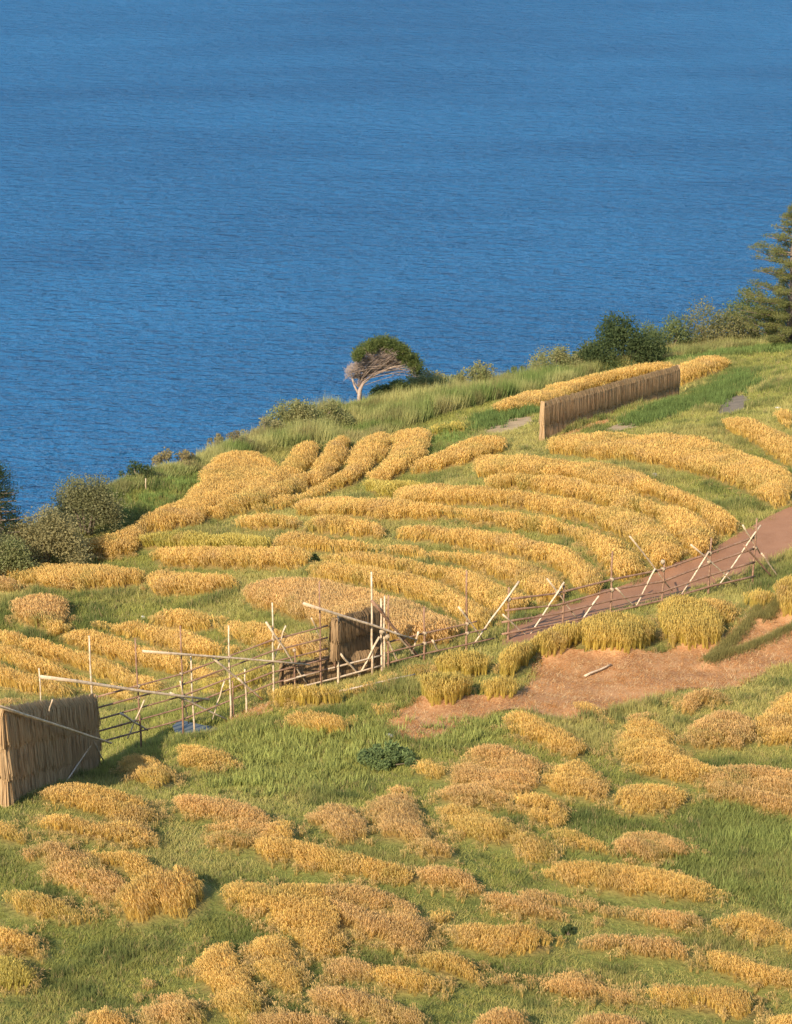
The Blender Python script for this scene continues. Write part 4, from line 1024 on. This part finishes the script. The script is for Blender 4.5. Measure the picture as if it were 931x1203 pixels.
def straw_rack(label, A, B, height, tiers, step, tilt=0, endcap=True, SHEAVES=SHEAVES):
    """A, B ground points; sheaves straddle rails between them"""
    A = Vector(A); B = Vector(B); d = (B-A); L = d.xy.length; ang = math.atan2(d.y, d.x)
    root = link('straw_rack', None, None, label, 'drying rack', loc=A)
    B = B-A; A = Vector((0, 0, 0))
    npost = max(2, int(L/2.2))
    for k in range(npost+1):
        f = k/npost; p = A.lerp(B, f)
        pole('post', [p+Vector((0,0,-.4)), p+Vector((0,0,height-.02))], .05, M_BROWNB, root)
    for t in range(tiers):
        zt = height*(1-t/tiers) - .04
        pole('rail', [A+Vector((0,0,zt-.06)), B+Vector((0,0,zt-.06))], .045, M_BROWNB, root)
        n = int(L/step); sl = height/tiers*1.12 if t < tiers-1 else height/tiers*.97
        for k in range(n):
            f = (k+.5)/n; p = A.lerp(B, f)
            o = link('sheaf', r_.choice(SHEAVES), root, loc=p+Vector((0,0,zt+r_.uniform(-.07,.05))))
            o.rotation_euler = (0, r_.uniform(-.05,.05), ang + r_.uniform(-.05,.05))
            o.scale = (r_.uniform(.9,1.2), (1.15-.12*t)*r_.uniform(.94,1.06), sl*r_.uniform(.95,1.06))
        if endcap:
            for q, e in ((-1, A), (1, B)):
                for m_ in range(5):
                    o = link('sheaf', r_.choice(SHEAVES), root, loc=e+Vector((0,0,zt)))
                    o.rotation_euler = (r_.uniform(-.06,.06), 0, ang+math.pi/2+r_.uniform(-.9,.9)); o.scale = (.9, r_.uniform(.5,.8), sl*r_.uniform(.9,1.05))
    return root
def gpt(u, v, Y):
    g = P(float(u), float(v), float(Y)); return Vector((g[0], g[1], Zs(g[0], g[1])))
A = gpt(8, 945, 64); B = gpt(113, 902, 75.5)
topz = P(8., 833., 64.)[2]-A.z; print('left rack height', topz, P(113., 818., 75.5)[2]-B.z)
B.z = P(113., 818., 75.5)[2]-topz
straw_rack('big straw covered drying rack at the left edge, the nearest and tallest in view', A, B, topz, 3, .21)
A = gpt(637, 519, 138); B = gpt(795, 470, 158)
h0 = P(637., 473., 138.)[2]-A.z; h1 = P(795., 430., 158.)[2]-B.z; print('far rack', h0, h1)
B.z = P(795., 430., 158.)[2]-h0
straw_rack('long straw covered drying rack far up the hill, seen against the green field', A, B, h0, 2, .20)
q0 = fence_xy(394); q1 = Vector((P(447.,770.,86.6)[0], 86.6))
A = Vector((q0.x, q0.y, Zs(q0.x, q0.y))); B = Vector((q1.x, q1.y, Zs(q1.x, q1.y)))
zt0 = P(394., 727., q0.y)[2]; zt1 = P(447., 711., q1.y)[2]
ht = (zt0-P(394., 775., q0.y)[2]); A.z = zt0-ht; B.z = zt1-ht; print('mid', ht)
sr = straw_rack('small straw rack hanging in the gap between two open frames', A, B, ht, 2, .20, SHEAVES=DARK_SHEAVES)
for u, a, b in [(397,722,812),(437,672,720),(449,703,798),(451,700,715)]: vpost(u, a, b, fr2 if u > 430 else fr1, .05, M_BAMBOO)
for a, b in [((400,768),(428,800)),((446,748),(420,798)),((452,742),(470,782)),((464,742),(490,772))]: brace(a, b, fr2, .045)
brace((437,706),(492,772), fr2, .06, M_BROWNB)
for u, v in [(449,742),(455,748)]: lash(on_fence(u, v, -.2), fr2, .1)
# low tier under the small rack
q0 = fence_xy(333); q1 = fence_xy(445)
A = Vector((q0.x, q0.y+.5, P(333., 806., q0.y+.5)[2])); B = Vector((q1.x, q1.y+.5, P(445., 787., q1.y+.5)[2]))
straw_rack('low brown tier of drying straw along the foot of the small straw rack', A, B, .95, 1, .20, SHEAVES=DARK_SHEAVES)
railrun([(333,800),(397,783),(448,770)], fr1, M_BAMBOO, .04)
railrun([(333,812),(397,796),(448,782)], fr1, M_BAMBOO, .04)
# poles at the big rack
def wl(a, b, Ya, Yb, rad, label, mat=M_BAMBOO):
    pole('bamboo_pole', [V3(*a, Ya), V3(*b, Yb)], rad, mat, label=label, cat='pole', group=link_g)
wl((-6,828),(131,873), 63, 74, .055, 'pale bamboo pole leaning across the face of the big straw rack')
for a_, b_, ya, yb in [((109,872),(77,919),74.6,70.2),((100,852),(122,894),74.0,75.6),((109,880),(112,905),75,75)]:
    pole('brace', [V3(*a_, ya), V3(*b_, yb)], .035, M_BAMBOO, fr1)
def wpost(u, vt, vb, Y, rad, label):
    g = gpt(u, vb, Y); t = V3(u, vt, Y); g.z = min(g.z, Zs(g.x, g.y))-.2; g.x = t.x
    pole('upright_pole', [g, t], rad, M_BAMBOO, label=label, cat='pole', group='thin upright poles behind the big straw rack')
wpost(46, 785, 850, 80, .035, 'shorter thin upright pole rising behind the big straw rack')
wpost(105, 747, 850, 79, .045, 'taller thin upright pole rising behind the right end of the big straw rack')
wl((62,822),(54,846), 68, 68.3, .025, 'short thin stick poking up from the top of the big straw rack')

# small loose things
s0 = unproj([687, 718], [798, 785]); 
pole('stick', [Vector((s0[0][0], s0[0][1], Zs(*s0[0])+.12)), Vector((s0[1][0], s0[1][1], Zs(*s0[1])+.16))], .05, M_BAMBOO, label='pale stick lying on the brown field', cat='stick')
s0 = unproj([378, 430, 488], [829, 815, 801])
pole('edging_pole', [Vector((a[0], a[1], Zs(*a)+.22)) for a in s0], .045, M_BAMBOO, label='long pale pole edging the bank left of the brown field', cat='pole')
s0 = unproj([705], [493])
def rock(u, v, size, mat, name, label, cat, sq=(1,.8,.8), seed=0):
    q = unproj([u], [v])[0]; r = random.Random(seed)
    import bmesh
    bm = bmesh.new(); bmesh.ops.create_icosphere(bm, subdivisions=2, radius=size)
    for vv in bm.verts: vv.co = Vector((vv.co.x*sq[0], vv.co.y*sq[1], vv.co.z*sq[2]))*(1+r.uniform(-.16,.16))
    me = bpy.data.meshes.new(name); bm.to_mesh(me); bm.free(); me.materials.append(mat)
    link(name, me, None, label, cat, loc=(q[0], q[1], Zs(*q)+size*.45))
rock(168, 727, .11, M_STONE, 'stone', 'small white stone at the left end of a short rice band', 'stone', seed=1)
rock(769, 562, .22, M_ROCK, 'stone', 'grey stone at the inner edge of the wide green arc', 'stone', (1,.8,1.2), 2)
rock(457, 868, .13, M_STONE, 'stone', 'pale stone at the left tip of the brown field', 'stone', (1.3,.9,.7), 3)
rock(914, 480, .13, M_STONE, 'stone', 'pale flat stone beside the tiny rice corner at the right edge', 'stone', (1.6,1,.6), 4)
# marker post in the hollow
q = unproj([172], [577])[0]; g = Zs(*q)
pole('marker_post', [Vector((q[0], q[1], g-.2)), Vector((q[0], q[1], g+.8))], .04, M_BAMBOO, label='short pale marker post in the green hollow by the sea', cat='post')

S.render.engine = 'CYCLES'
print('total objects', len(bpy.data.objects))
